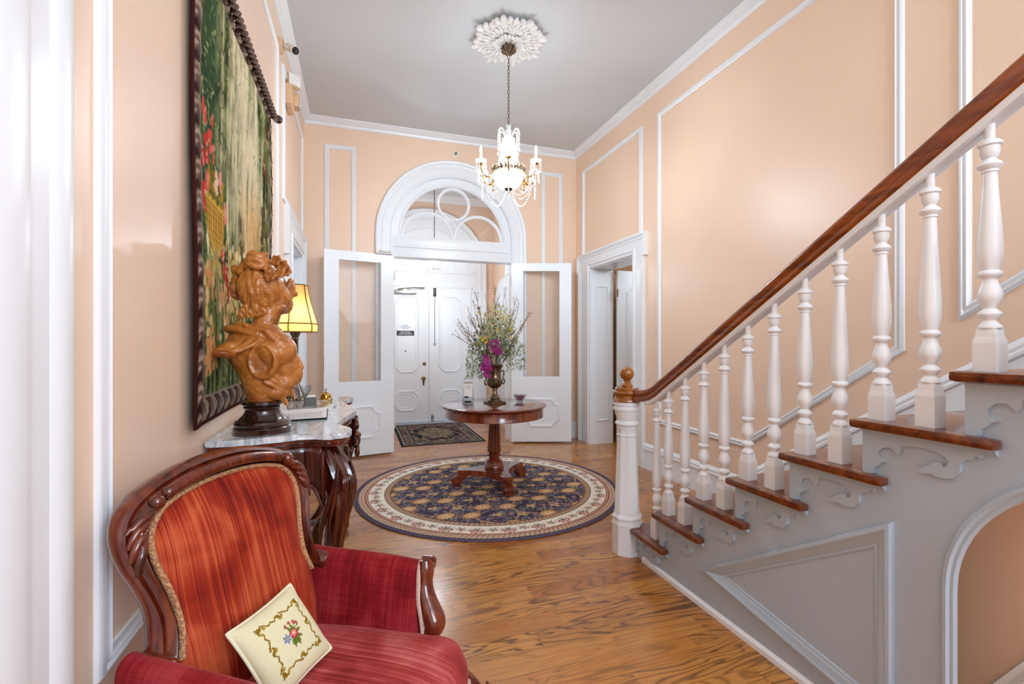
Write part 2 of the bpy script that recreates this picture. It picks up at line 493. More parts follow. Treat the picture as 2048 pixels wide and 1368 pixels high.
def arc(cx, cz, r, a0, a1, n):
    return [(cx+r*math.cos(lerp(a0, a1, i/n)), cz+r*math.sin(lerp(a0, a1, i/n))) for i in range(n+1)]

# floor and ceiling
f = MB().box((-1.6, YB, -.06), (4.8, 8.4, 0)).build('floor', M['floor'], smooth=0); struct(f)
f = MB().box((XL-.1, YB, ZC), (XR+.1, 8.2, ZC+.1)).build('ceiling', M['ceiling'], smooth=0); struct(f)
# left wall with a recessed doorway near the far corner
LD = (4.80, 5.66, 2.30)
m = MB()
m.prism([(YB, 0), (LD[0], 0), (LD[0], LD[2]), (LD[1], LD[2]), (LD[1], 0), (YF+.3, 0), (YF+.3, ZC), (YB, ZC)], lambda p, k: (XL-.25*k, p[0], p[1]))
struct(m.build('wall_left', M['peach'], smooth=0))
RD = (4.519, 5.519, 2.325)
m = MB()
m.prism([(YB, 0), (RD[0], 0), (RD[0], RD[2]), (RD[1], RD[2]), (RD[1], 0), (YF+.3, 0), (YF+.3, ZC), (YB, ZC)], lambda p, k: (XR+.32*k, p[0], p[1]))
struct(m.build('wall_right', M['peach'], smooth=0))
m = MB()
poly = [(XL, 0), (AX-OW, 0)]+[(AX-OW, AZ)]+arc(AX, AZ, OW, PI, 0, 40)[1:]+[(AX+OW, 0), (XR, 0), (XR, ZC), (XL, ZC)]
m.prism(poly, lambda p, k: (p[0], YF+.30*k, p[1]))
struct(m.build('wall_far', M['peach'], smooth=0))
m = MB()
m.box((VL-.12, YF+.3, 0), (VL, YE, ZC)); m.box((VR, YF+.3, 0), (VR+.12, YE, ZC)); m.box((VL-.12, YE, 0), (VR+.12, YE+.12, ZC))
struct(m.build('wall_vestibule', M['peach'], smooth=0))
# room seen through the right doorway
m = MB()
m.box((XR+.32, 6.15, 0), (5.2, 6.25, 3.1)); m.box((5.1, 2.6, 0), (5.2, 6.15, 3.1)); m.box((XR+.32, 2.5, 0), (5.2, 2.6, 3.1))
struct(m.build('wall_side_room', M['wallpaper'], smooth=0))
struct(MB().box((XR+.32, 2.5, 3.1), (5.2, 6.25, 3.2)).build('ceiling_side_room', M['ceiling'], smooth=0))
struct(MB().box((4.8, 2.5, -.06), (5.2, 6.25, 0)).build('floor_side_room', M['floor'], smooth=0))
struct(MB().box((VL-.1, YF+.3, 3.80), (VR+.1, YE+.1, 3.86)).build('ceiling_vestibule', M['ceiling'], smooth=0))
struct(MB().box((XL-.9, 4.3, 0), (XL-.25, 6.2, 2.6)).build('wall_closet', M['white'], smooth=0))

# cornice, one run per wall
COR = [(0, 0), (.078, 0), (.078, .012), (.066, .018), (.05, .034), (.034, .046), (.02, .052), (.016, .074), (.008, .084), (0, .084)]
for nm, pts in (('left', [(XL, YB, ZC), (XL, YF, ZC)]), ('far', [(XL, YF, ZC), (XR, YF, ZC)]), ('right', [(XR, YF, ZC), (XR, YB, ZC)])):
    struct(MB().sweep(pts, COR, (0, 0, -1)).build('trim_cornice_'+nm, M['white'], smooth=30))
struct(MB().sweep([(VL, YF+.3, 3.80), (VL, YE, 3.80), (VR, YE, 3.80), (VR, YF+.3, 3.80)], [(a*1.3, b*1.3) for a, b in COR], (0, 0, -1)).build('trim_cornice_vestibule', M['white'], smooth=30))

# wall panel mouldings: each frame is one run of trim
def frame(w, pts, sec=PANEL, name='trim_panel'):
    return struct(MB().sweep(poly3(w, pts), sec, WN[w], closed=True).build(name, M['white'], smooth=40))
def rect(u0, u1, z0, z1): return [(u0, z0), (u1, z0), (u1, z1), (u0, z1)]
frame('left', rect(1.375, 4.03, .53, 3.66))
frame('left', rect(4.30, 5.76, 2.55, 3.68))
frame('far', rect(-.375, -.02, .55, 3.715))
frame('far', rect(2.412, 2.725, .55, 3.70))
frame('right', rect(4.345, 5.755, 2.50, 3.69))
frame('right', [(4.075, .51), (2.935, .51), (1.80, 1.30), (1.80, 3.70), (4.075, 3.70)])
frame('right', [(1.548, 1.455), (.2, 2.385), (.2, 3.70), (1.548, 3.70)])

# baseboards
BASE = [(0, 0), (0, .024), (.035, .022), (.05, .018), (.19, .018), (.2, .026), (.215, .026), (.225, .02), (.24, .022), (.26, .008), (.27, 0)]
def baseboard(nm, pts, w, sc=1.0):
    P = [V(WALL[w](u, z)) for u, z in pts]
    d = WN[w].cross(P[1]-P[0])
    if d.z < 0: P = P[::-1]
    return struct(MB().sweep(P, [(a*sc, b) for a, b in BASE], WN[w]).build('baseboard_'+nm, M['white'], smooth=30))
baseboard('left', [(1.23, 0), (4.42, 0)], 'left', 1.08)
baseboard('far', [(XL, 0), (AX-OR, 0)], 'far', .85)
baseboard('far', [(AX+OR, 0), (XR, 0)], 'far', .85)
baseboard('right', [(4.30, 0), (2.925, 0), (-.6, 2.29)], 'right')
baseboard('entry', [(2.12, 0), (VR, 0)], 'entry', .85)

# near door casing on the left wall (only its edge is in view)
m = MB()
m.sweep([(XL, .90, 0), (XL, .90, 3.0)], [(-.33, 0), (-.33, .030), (-.30, .036), (-.275, .030), (-.262, .022), (-.20, .022), (-.192, .030), (-.17, .034), (-.12, .030), (-.10, .022), (0, .022), (0, 0)], (1, 0, 0))
struct(m.build('trim_near_doorway', M['white'], smooth=30))

# ---- far arch: casing, jambs, transom, fanlight
path = [(AX-OW, 0)]+arc(AX, AZ, OW, PI, 0, 48)+[(AX+OW, 0)]
m = MB()
m.sweep([V((x, YF, z)) for x, z in path], [(0, 0), (0, .016), (.012, .022), (.020, .016), (.098, .016), (.106, .026), (.118, .030), (.126, .022), (.150, .022), (.158, .040), (.176, .046), (.190, .040), (.196, .028), (.196, 0)], (0, -1, 0))
struct(m.build('trim_arch_casing', M['white'], smooth=30))
m = MB()
for sx in (-1, 1):
    x = AX+sx*OW
    m.box((min(x, x-sx*.012), YF+.002, 0), (max(x, x-sx*.012), YF+.30, 2.42))
    for z0, z1 in ((.30, .95), (1.08, 2.28)):
        P = [V((x-sx*.012, YF+a, z)) for a, z in ((.08, z0), (.24, z0), (.24, z1), (.08, z1))]
        if sx < 0: P = P[::-1]
        m.sweep(P, [(0, 0), (.004, .012), (.018, .014), (.026, 0)], (-sx, 0, 0), closed=True)
struct(m.build('trim_arch_jamb', M['white'], smooth=30))
m = MB()
m.box((AX-OW+.002, YF+.02, 2.42), (AX+OW-.002, YF+.20, 2.575), .004)
m.box((AX-OW+.002, YF+.005, 2.545), (AX+OW-.002, YF+.06, 2.575), .004)
struct(m.build('trim_transom', M['white'], smooth=30))
m = MB()
m.sweep([V((x, YF, z)) for x, z in [(AX-OW, 2.42)]+arc(AX, AZ, OW, PI, 0, 48)+[(AX+OW, 2.42)]], [(-.012, -.29), (-.012, .002), (.004, .002), (.004, -.29)], (0, -1, 0))
struct(m.build('trim_arch_lining', M['white'], smooth=30))
w1 = MB()
yw = YF+.06
# sash: outer arched ring plus bottom rail
GR = .673
ring = [(AX-OW+.003, 2.577)]+arc(AX, AZ, OW-.003, PI, 0, 48)+[(AX+OW-.003, 2.577)]
inner = [(AX+GR, AZ-.012)]+arc(AX, AZ, GR, 0, PI, 48)+[(AX-GR, AZ-.012)]
w1.sweep([V((x, yw, z)) for x, z in arc(AX, AZ, GR, PI, 0, 48)], [(0, -.02), (0, .010), (.012, .022), (.03, .022), (.038, .012), (.112, .012), (.118, -.02)], (0, -1, 0), cap=True)
w1.box((AX-OW+.003, yw-.022, 2.577), (AX+OW-.003, yw+.02, AZ-.010), .004)
w1.box((AX-GR-.118, yw-.012, AZ-.012), (AX-GR, yw+.02, AZ+.001)); w1.box((AX+GR, yw-.012, AZ-.012), (AX+GR+.118, yw+.02, AZ+.001))
win = w1.build('window_1', M['white'], smooth=30); struct(win, 'white arched fanlight with three circle tracery above the double doors', 'window')
tr = MB()
SEC = [(0, -.014), (0, .006), (.008, .016), (.03, .016), (.038, .006), (.038, -.014)]
def circ(cx, cz, r, a0, a1, n, closed):
    P = [V((x, yw, z)) for x, z in arc(cx, cz, r, a0, a1, n)]
    if closed: P = P[:-1]
    tr.sweep(P, SEC, (0, -1, 0), closed=closed)
circ(AX-.335, AZ-.01, .302, PI, 0, 28, False)
circ(AX+.335, AZ-.01, .302, PI, 0, 28, False)
circ(AX, AZ+.447, .184, 2*PI, 0, 40, True)
tr.build('tracery', M['white'], win, 30)
g = MB()
g.prism([(AX+GR+.01, AZ-.02)]+arc(AX, AZ, GR+.01, 0, PI, 40)+[(AX-GR-.01, AZ-.02)], lambda p, k: (p[0], yw+.003+.005*k, p[1]))
g.build('pane', M['glass'], win, 0)

# ---- entry wall: casing, arch above
EX, EZ = 1.128, 2.58
m = MB()
path = [(EX-.80, 0)]+arc(EX, EZ, .80, PI, 0, 40)+[(EX+.80, 0)]
m.sweep([V((x, YE, z)) for x, z in path], [(0, 0), (0, .03), (.05, .03), (.06, .042), (.09, .046), (.10, .034), (.15, .034), (.16, .055), (.18, .06), (.195, .04), (.195, 0)], (0, -1, 0))
struct(m.build('trim_entry_casing', M['white'], smooth=30))
m = MB()
m.prism([(EX-.80, 2.30)]+arc(EX, EZ, .80, PI, 0, 40)+[(EX+.80, 2.30)], lambda p, k: (p[0], YE-.012-.02*k+.02, p[1]))
m.box((EX-.80, YE-.03, 2.30), (EX+.80, YE, 2.52)); m.box((EX-.80, YE-.05, 2.50), (EX+.80, YE, 2.55), .006)
for x0, x1 in ((EX-.80, EX-.722), (EX+.722, EX+.80)): m.box((x0, YE-.032, 0), (x1, YE, 2.3))
m.box((EX-.74, YE-.055, 2.255), (EX+.74, YE-.002, 2.30), .008)
for r in (.64, .42):
    m.sweep([V((x, YE-.012, z)) for x, z in arc(EX, EZ, r, PI, 0, 36)], [(0, 0), (.006, .014), (.03, .014), (.036, 0)], (0, -1, 0))
struct(m.build('trim_entry_head', M['white'], smooth=30))
struct(MB().box((EX-.80, YE-.10, 0), (EX+.80, YE-.002, .022), .006).build('trim_threshold', M['stringer_shade_grey']))
# arched side door on the right vestibule wall
m = MB()
for dx, r, t in ((0, .46, .02), (0, .36, .03)):
    P = [(7.16-r, 0)]+arc(7.16, 1.92, r, PI, 0, 24)+[(7.16+r, 0)]
    m.prism(P, lambda p, k, t=t: (VR-.0005-t*k, p[0], p[1]), .004)
struct(m.build('trim_arched_side_door', M['white'], smooth=30))

# ---- right doorway casing with ears
m = MB()
y0, y1, zt = RD
e, c, eh = .045, .215, .245
OUT = [(y0-c, 0), (y0-c, zt+.205-eh), (y0-c-e, zt+.205-eh), (y0-c-e, zt+.205), (y1+c+e+.09, zt+.205), (y1+c+e+.09, zt+.205-eh), (y1+c+.09, zt+.205-eh), (y1+c+.09, 0)]
m.prism(OUT+[(y1, 0), (y1, zt), (y0, zt), (y0, 0)], lambda p, k: (XR-.022*k, p[0], p[1]))
EDGE = [(-.003, -.001), (-.003, .042), (.014, .046), (.03, .038), (.04, .030), (.055, .030), (.066, .022), (.066, .019)]
m.sweep([V((XR, a, b)) for a, b in OUT], EDGE, (-1, 0, 0))
m.sweep([V((XR, a, b)) for a, b in [(y0-.06, 0), (y0-.06, zt+.06), (y1+.06, zt+.06), (y1+.06, 0)]], [(0, .02), (.006, .034), (.02, .036), (.028, .026), (.05, .024), (.05, .02)], (-1, 0, 0))
m.box((XR-.001, y0-.0, zt-.012), (XR+.32, y1, zt-.0005)); m.box((XR-.001, y0, 0), (XR+.32, y0+.012, zt)); m.box((XR-.001, y1-.012, 0), (XR+.32, y1, zt))
for z0, z1 in ((.30, 2.1),):
    P = [V((XR+a, y1-.012, z)) for a, z in ((.07, z0), (.25, z0), (.25, z1), (.07, z1))]
    m.sweep(P, [(0, 0), (.004, .010), (.016, .012), (.024, 0)], (0, -1, 0), closed=True)
struct(m.build('trim_right_doorway', M['white'], smooth=30))
# left doorway casing
m = MB()
y0, y1, zt = LD
OUT = [(y1+.20, 0), (y1+.20, zt), (y1+.235, zt), (y1+.235, zt+.24), (y0-.37, zt+.24), (y0-.37, zt-.18), (y0-.33, zt-.18), (y0-.33, 0)]
m.prism(OUT+[(y0, 0), (y0, zt), (y1, zt), (y1, 0)], lambda p, k: (XL+.022*k, p[0], p[1]))
m.sweep([V((XL, a, b)) for a, b in OUT], EDGE, (1, 0, 0))
m.sweep([V((XL, a, b)) for a, b in [(y1+.06, 0), (y1+.06, zt+.06), (y0-.06, zt+.06), (y0-.06, 0)]], [(0, .02), (.006, .034), (.02, .036), (.028, .026), (.05, .024), (.05, .02)], (1, 0, 0))
m.box((XL-.25, y0, zt-.012), (XL+.001, y1, zt-.0005)); m.box((XL-.25, y0, 0), (XL+.001, y0+.012, zt)); m.box((XL-.25, y1-.012, 0), (XL+.001, y1, zt))
struct(m.build('trim_left_doorway', M['white'], smooth=30))

# ------------------------------------------------------------------ doors
def octo(x0, x1, z0, z1, c): return [(x0+c, z0), (x1-c, z0), (x1, z0+c), (x1, z1-c), (x1-c, z1), (x0+c, z1), (x0, z1-c), (x0, z0+c)]
def concave(x0, x1, z0, z1, c, n=5):
    # order: corners counter clockwise, each arc walked so that the outline stays simple
    res = []
    for k, (cx, cz, a0) in enumerate(((x0, z0, PI/2), (x1, z0, PI), (x1, z1, 1.5*PI), (x0, z1, 0))):
        res += [(cx+c*math.cos(a0-i*PI/2/n), cz+c*math.sin(a0-i*PI/2/n)) for i in range(n+1)]
    return res
DM = [(0, 0), (.002, .012), (.012, .016), (.020, .010), (.026, .012), (.032, 0)]
# local frame of a leaf: x from hinge to free edge, y = thickness (face the camera sees at y=0, towards -y), z up
def leaf_glazed(name, hinge, free, label, mirror, hw=True):
    d = V((free[0]-hinge[0], free[1]-hinge[1], 0)); Wd = d.length
    rz = math.atan2(d.y, d.x)
    m = MB(); T = .045; Z0, Z1 = .022, 2.40
    gx0, gx1, gz0, gz1 = .155, Wd-.158, .89, 2.295
    s = 1 if not mirror else -1
    def bx(x0, x1, z0, z1): m.box((x0, min(0, s*T), z0), (x1, max(0, s*T), z1))
    bx(0, gx0, Z0, Z1); bx(gx1, Wd, Z0, Z1); bx(gx0, gx1, Z0, gz0); bx(gx0, gx1, gz1, Z1)
    for side in (0, 1):
        y = -s*.0002 if side == 0 else s*(T+.0002)
        nn = V((0, -s if side == 0 else s, 0))
        # raised concave cornered moulding on the lower panel
        P = [V((a, y, b)) for a, b in concave(gx0+.0, gx1-.0, .22, .60, .085)]
        ar = V((0, 0, 0))
        for p, q in zip(P, P[1:]+P[:1]): ar += p.cross(q)
        if ar.dot(nn) < 0: P = P[::-1]
        m.sweep(P, DM, nn, closed=True)
        P = [V((a, y, b)) for a, b in concave(gx0+.085, gx1-.085, .31, .51, .05)]
        if ar.dot(nn) < 0: P = P[::-1]
        m.sweep(P, [(0, 0), (.003, .004), (.008, 0)], nn, closed=True)
    o = m.build(name, M['white'], smooth=30); o.location = (hinge[0], hinge[1], 0); o.rotation_euler = (0, 0, rz)
    struct(o, label, 'door')
    g = MB().box((gx0-.01, s*.018, gz0-.01), (gx1+.01, s*.023, gz1+.01)).build('pane', M['glass'], o, 0)
    h = MB()
    for z in (.35, 1.25, 2.15): h.lathe([(.008, z-.05), (.008, z+.05)], 8, (-.006, s*.0, 0))
    h.build('hinge', M['white_plastic'], o)
    k = MB().box((Wd-.0015, min(s*.01, s*.035), 1.02), (Wd+.001, max(s*.01, s*.035), 1.2)).build('lock_plate', M['old_brass'], o, 0)
    return o, Wd, s
d1, W1, s1 = leaf_glazed('door_1', (.418, 5.80), (-.357, 5.640), 'open white glazed inner door leaf on the left, beside the console', True)
m = MB().tube([(.05, .03, 2.425), (.18, .03, 2.425)], .026, 12, flat=.7).box((.02, -.0, 2.40), (.22, .045, 2.412))
m.build('door_closer', M['white_plastic'], d1)
d2, W2, s2 = leaf_glazed('door_2', (1.950, 5.895), (2.705, 5.645), 'open white glazed inner door leaf on the right, behind the round table', False)

def leaf_entry(name, x0, x1, label):
    m = MB(); T = .05
    m.box((0, -T, .028), (x1-x0, 0, 2.255), .004)
    w = x1-x0
    for z0, z1, c in ((.845, 2.12, .10), (.22, .555, .09)):
        P = [V((a, -T, b)) for a, b in octo(.157, w-.157, z0, z1, c)]
        m.sweep(P, DM, (0, -1, 0), closed=True)
        P = [V((a, -T, b)) for a, b in octo(.205, w-.205, z0+.05, z1-.05, c*.75)]
        m.sweep(P, [(0, 0), (.003, .006), (.010, .006), (.014, 0)], (0, -1, 0), closed=True)
    o = m.build(name, M['white'], smooth=30); o.location = (x0, YE-.004, 0)
    return struct(o, label, 'door')
d3 = leaf_entry('door_3', .41, 1.1265, 'closed white entry door leaf with brass knob and black caution sign')
d4 = leaf_entry('door_4', 1.1295, 1.846, 'closed white entry door leaf with hanging bolt chain, right of the pair')
bx = lambda x: x-.41
m = MB().lathe([(.0, .055), (.016, .052), (.030, .035), (.030, .022), (.012, .014), (.012, .006), (.036, .004), (.036, 0)], 20, (bx(1.04), -.05, .745), Matrix.Rotation(PI/2, 3, 'X'))
m.build('door_knob', M['old_brass'], d3)
m = MB().box((bx(1.03), -.053, .63), (bx(1.05), -.05, .70), .001).ball((bx(1.04), -.054, .695), (.016, .004, .016)); m.build('keyhole_plate', M['dark_metal'], d3)
MB().lathe([(0, .02), (.012, .019), (.026, .012), (.03, 0)], 18, (bx(1.052), -.05, .99), Matrix.Rotation(PI/2, 3, 'X')).build('deadbolt', M['old_brass'], d3)
MB().lathe([(0, .006), (.008, .006), (.011, 0)], 12, (bx(.745), -.05, 1.20), Matrix.Rotation(PI/2, 3, 'X')).build('peephole', M['black'], d3)
m = MB().box((bx(.56), -.10, 2.135), (bx(.92), -.052, 2.195), .008)
m.tube([(bx(.62), -.09, 2.21), (bx(.86), -.12, 2.235), (bx(1.05), -.09, 2.24)], .009, 6); m.box((bx(.70), -.1, 2.195), (bx(.76), -.07, 2.22)); m.build('door_closer', M['chrome'], d3)
sg = MB().box((bx(.605), -.056, 1.455), (bx(.885), -.05, 1.535), .002).build('warning_sign', M['black'], d3, 0)
def text(body, size, loc, mat, parent, rot=(PI/2, 0, 0), name='lettering', align='CENTER', ext=.0006, sx=1.0):
    cu = bpy.data.curves.new(name, 'FONT'); cu.body = body; cu.size = size; cu.extrude = ext; cu.align_x = align; cu.align_y = 'CENTER'
    cu.space_line = .85
    o = bpy.data.objects.new(name, cu); C.objects.link(o); o.location = loc; o.rotation_euler = rot; o.scale = (sx, 1, 1)
    cu.materials.append(mat); o.parent = parent; return o
M['ink'] = plain('black ink', '2a2a2c', .7)
text('CAUTION\nSTEP DOWN', .036, (bx(.745), -.0568, 1.495), M['paper'], sg)
text('Please\nClose and Latch\nthis Door', .028, (bx(.745), -.0506, 1.60), M['ink'], d3, name='painted_notice')
xx = lambda x: x-1.1295
m = MB().box((xx(1.195), -.075, 2.11), (xx(1.245), -.05, 2.25), .004); b4 = m.build('surface_bolt', M['dark_metal'], d4)
m = MB().tube([(xx(1.222), -.06, 2.12), (xx(1.222), -.06, 1.33)], .0042, 6)
m.tube([(xx(1.222)+.016*math.cos(a), -.06, 1.312+.016*math.sin(a)) for a in [i*PI/6 for i in range(12)]], .0035, 5, closed=True); m.build('pull_chain', M['dark_metal'], d4)
m = MB().lathe([(.012, .03), (.012, .06), (.006, .07), (.006, .1), (.014, .11), (.014, .13), (.004, .16)], 10, (xx(1.185), -.062, 0)); m.box((xx(1.165), -.056, .03), (xx(1.205), -.05, .14)); m.build('foot_bolt', M['chrome'], d4)

# right doorway leaf standing open in the side room
m = MB(); m.box((0, 0, .02), (.88, .045, 2.30), .003)
for z0, z1, c in ((.95, 2.12, .10), (.25, .75, .10)):
    P = [V((a, 0, b)) for a, b in octo(.13, .75, z0, z1, c)]
    m.sweep(P, DM, (0, -1, 0), closed=True)
d5 = m.build('door_5', M['white'], smooth=30); d5.location = (3.29, 5.44, 0)
struct(d5, 'white panelled door standing open inside the right doorway', 'door')
h = MB()
for z in (.3, 2.0): h.lathe([(.009, z-.05), (.009, z+.05)], 8, (-.008, 0, 0))
h.build('hinge', M['old_brass'], d5)
m = MB(); m.box((0, 0, .02), (.04, LD[1]-LD[0]-.03, LD[2]-.02))
for z0, z1 in ((.25, .8), (.95, 2.1)):
    P = [V((.04, a, b)) for a, b in ((.12, z0), (.70, z0), (.70, z1), (.12, z1))]
    m.sweep(P, DM, (1, 0, 0), closed=True)
d6 = m.build('door_6', M['white'], smooth=30); d6.location = (XL-.20, LD[0]+.015, 0)
struct(d6, 'closed white door in the left wall behind the table lamp', 'door')

# ------------------------------------------------------------------ staircase
YN = lambda n: 2.315-.2865*(n-2)
RS = .181
NT = 10
SX = 1.672
st = thing('staircase', 'open staircase with white turned balusters and brown handrail along right wall', 'staircase', (SX, 2.5, 0))
SO = V((SX, 2.5, 0))
def sp(m): bmesh.ops.translate(m.bm, verts=m.bm.verts, vec=-SO); return m
poly = [(2.56, 0), (2.56, RS-.03)]
for n in range(1, NT+1):
    yr = YN(n)-.02
    if n > 1: poly += [(yr, RS*(n-1)-.03), (yr, RS*n-.03)]
poly += [(YN(NT+1), RS*NT-.03), (YN(NT+1), 0), (.07, 0)]
poly += arc(.487, .62, .418, PI, 0, 28)+[(.905, 0)]
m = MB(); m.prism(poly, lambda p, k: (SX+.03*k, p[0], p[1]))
sp(m).build('stringer', M['stringer_shade_grey'], st, 20)
m = MB().sweep([V((SX, 2.47, 0)), V((SX, .93, 0))], [(0, 0), (0, .016), (.02, .014), (.032, 0)], (-1, 0, 0))
sp(m).build('base_shoe', M['white'], st, 30)
m = MB()
TRI = [(1.955, .193), (1.056, .762), (1.056, .070)]
P = [V((SX, a, b)) for a, b in TRI]
ar = V((0, 0, 0))
for p, q in zip(P, P[1:]+P[:1]): ar += p.cross(q)
if ar.dot(V((-1, 0, 0))) < 0: P = P[::-1]
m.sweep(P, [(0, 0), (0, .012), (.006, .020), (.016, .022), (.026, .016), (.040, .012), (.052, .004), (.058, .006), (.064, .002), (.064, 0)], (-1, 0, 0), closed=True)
sp(m).build('panel_moulding', M['stringer_shade_grey'], st, 30)
# arch moulding
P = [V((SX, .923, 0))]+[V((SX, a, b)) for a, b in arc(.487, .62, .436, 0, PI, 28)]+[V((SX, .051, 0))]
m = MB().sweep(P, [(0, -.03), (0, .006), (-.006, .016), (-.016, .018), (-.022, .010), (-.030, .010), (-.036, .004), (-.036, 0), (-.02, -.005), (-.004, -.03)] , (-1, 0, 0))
sp(m).build('arch_moulding', M['stringer_shade_grey'], st, 30)
m = MB()
m.prism([(2.55, 0)]+[(YN(1)-.05-.2865*0, .02)]+[(YN(NT+1)+.02, RS*NT-.12), (YN(NT+1)+.02, RS*NT-.16), (2.2, 0)], lambda p, k: (lerp(SX+.03, XR-.01, k), p[0], p[1]))
sp(m).build('soffit', M['peach'], st, 0)
m = MB().prism([(1.60, 0), (1.60, .50), (-.6, 1.85), (-.6, 0)], lambda p, k: (1.95+.05*k, p[0], p[1]))
struct(m.build('wall_under_stairs', M['peach'], smooth=0))
m = MB().sweep([V((1.95, 1.04, .0)), V((1.95, .905, .213)), V((1.95, .70, .55))], [(0, 0), (0, .012), (.012, .02), (.03, .014), (.045, .018), (.05, 0)], (-1, 0, 0))
struct(m.build('trim_under_stairs', M['white'], smooth=30))
BR = [(-.02, -.032), (-.02, -.188), (-.053, -.181), (-.056, -.162), (-.069, -.153), (-.076, -.141), (-.092, -.135), (-.074, -.123), (-.070, -.105), (-.086, -.087), (-.111, -.083), (-.124, -.095), (-.131, -.105), (-.139, -.09), (-.142, -.071), (-.183, -.064), (-.228, -.066), (-.256, -.076), (-.267, -.09), (-.264, -.104), (-.251, -.110), (-.250, -.098), (-.233, -.098), (-.217, -.111), (-.189, -.134), (-.19, -.144), (-.222, -.138), (-.244, -.145), (-.275, -.138), (-.293, -.116), (-.296, -.091), (-.307, -.076), (-.324, -.072), (-.328, -.062), (-.335, -.060), (-.339, -.066), (-.344, -.062), (-.344, -.036)]
def tread_mesh(n):
    m = MB(); z = RS*n; y = YN(n)
    m.box((1.64, y-.2865-.03, z-.03), (XR-.004, y, z), .010)
    m.box((1.615, y-.392, z-.031), (1.662, y, z+.0005), .0135)
    return m
for n in range(1, NT+1):
    sp(tread_mesh(n)).build('tread', M['tread'], st, 40)
    m = MB().box((SX+.001, YN(n)-.045, max(0.003, RS*(n-1)+.0005)), (XR-.02, YN(n)-.02, RS*n-.029))
    sp(m).build('riser', M['white'], st, 0)
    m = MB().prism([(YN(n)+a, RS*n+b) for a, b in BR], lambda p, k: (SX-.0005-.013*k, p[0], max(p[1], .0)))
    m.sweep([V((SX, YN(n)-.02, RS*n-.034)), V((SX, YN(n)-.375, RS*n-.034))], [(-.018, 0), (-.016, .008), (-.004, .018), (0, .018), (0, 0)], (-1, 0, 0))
    sp(m).build('scroll_bracket', M['stringer_shade_grey'], st, 25)
# balusters
RZ = lambda y: 1.934-.627*(y-.899)
def rail_z(y):
    return RZ(y) if y <= 2.28 else .978+.09*(max(0, 2.52-y)/.24)**2
def baluster(y, n, second):
    m = MB(); z0 = RS*n; zt = rail_z(y)-.012
    Ht = zt-z0; x = 1.695; hb = .098+(.016 if second else 0); a = .0265
    m.box((x-a, y-a, z0), (x+a, y+a, z0+hb-.018))
    # shoulders of the block
    m.lathe([(.0375, z0+hb-.0185), (.036, z0+hb-.010), (.0325, z0+hb-.002), (.0300, z0+hb+.006), (.0300, z0+hb+.016), (.0285, z0+hb+.017), (.0285, z0+hb+.024)], 4, (x, y, 0), ph=PI/4)
    d = hb-.098; g = Ht-.674-d
    pr = [(.026, .122), (.0262, .128), (.018, .137), (.0145, .143), (.020, .151), (.0265, .160), (.0265, .164), (.020, .171), (.0140, .177), (.0165, .184), (.0245, .198), (.0277, .212), (.0260, .226), (.0200, .243), (.0160, .258), (.0165, .262), (.0250, .268), (.0267, .274), (.0262, .279), (.0190, .285), (.0200, .289), (.0245, .305), (.0275, .33), (.0277, .352)]
    pr = [(r, z+d) for r, z in pr]
    up = [(.0262, .385), (.0225, .43), (.0185, .48), (.0158, .525), (.0160, .532), (.0190, .534), (.0190, .538), (.0175, .540), (.0250, .547), (.0277, .553), (.0240, .560), (.0150, .568), (.0135, .572), (.0180, .578), (.0212, .588), (.0212, .606), (.0262, .609), (.0267, .616), (.0200, .623), (.0115, .628), (.0115, .674)]
    up = [(r, z+d+(g*min(1, max(0, (z-.352)/(.525-.352))))) for r, z in up]
    m.lathe([(r, z0+z) for r, z in pr+up], 20, (x, y, 0))
    sp(m).build('baluster', M['white'], st, 50)
for n in range(1, NT):
    if n > 1: baluster(YN(n)-.058, n, False)
    baluster(YN(n)-.200 if n > 1 else YN(1)-.235, n, True)
# handrail with white sub rail
ys = [2.58, 2.52, 2.46, 2.40, 2.34, 2.28, 2.2, 2.1]+[2.0-.2*i for i in range(14)]
SECW = [(-.026, 0), (.026, 0), (.035, .008), (.036, .016), (.031, .024), (.032, .034), (.037, .044), (.037, .054), (.031, .064), (.018, .071), (0, .073), (-.018, .071), (-.031, .064), (-.037, .054), (-.037, .044), (-.032, .034), (-.031, .024), (-.036, .016), (-.035, .008)]
pts = [(1.695 if y < 2.4 else lerp(1.695, 1.664, (y-2.4)/.18), y, rail_z(y)) for y in ys]
m = MB().tube(pts, 1.0, len(SECW), sec=SECW, upv=(0, 0, 1)); sp(m).build('handrail', M['handrail'], st, 45)
m = MB().tube([p for p in pts if p[1] < 2.47], 1.0, 4, sec=[(-.028, -.020), (.028, -.020), (.028, .001), (-.028, .001)], upv=(0, 0, 1)); sp(m).build('sub_rail', M['white'], st, 30)
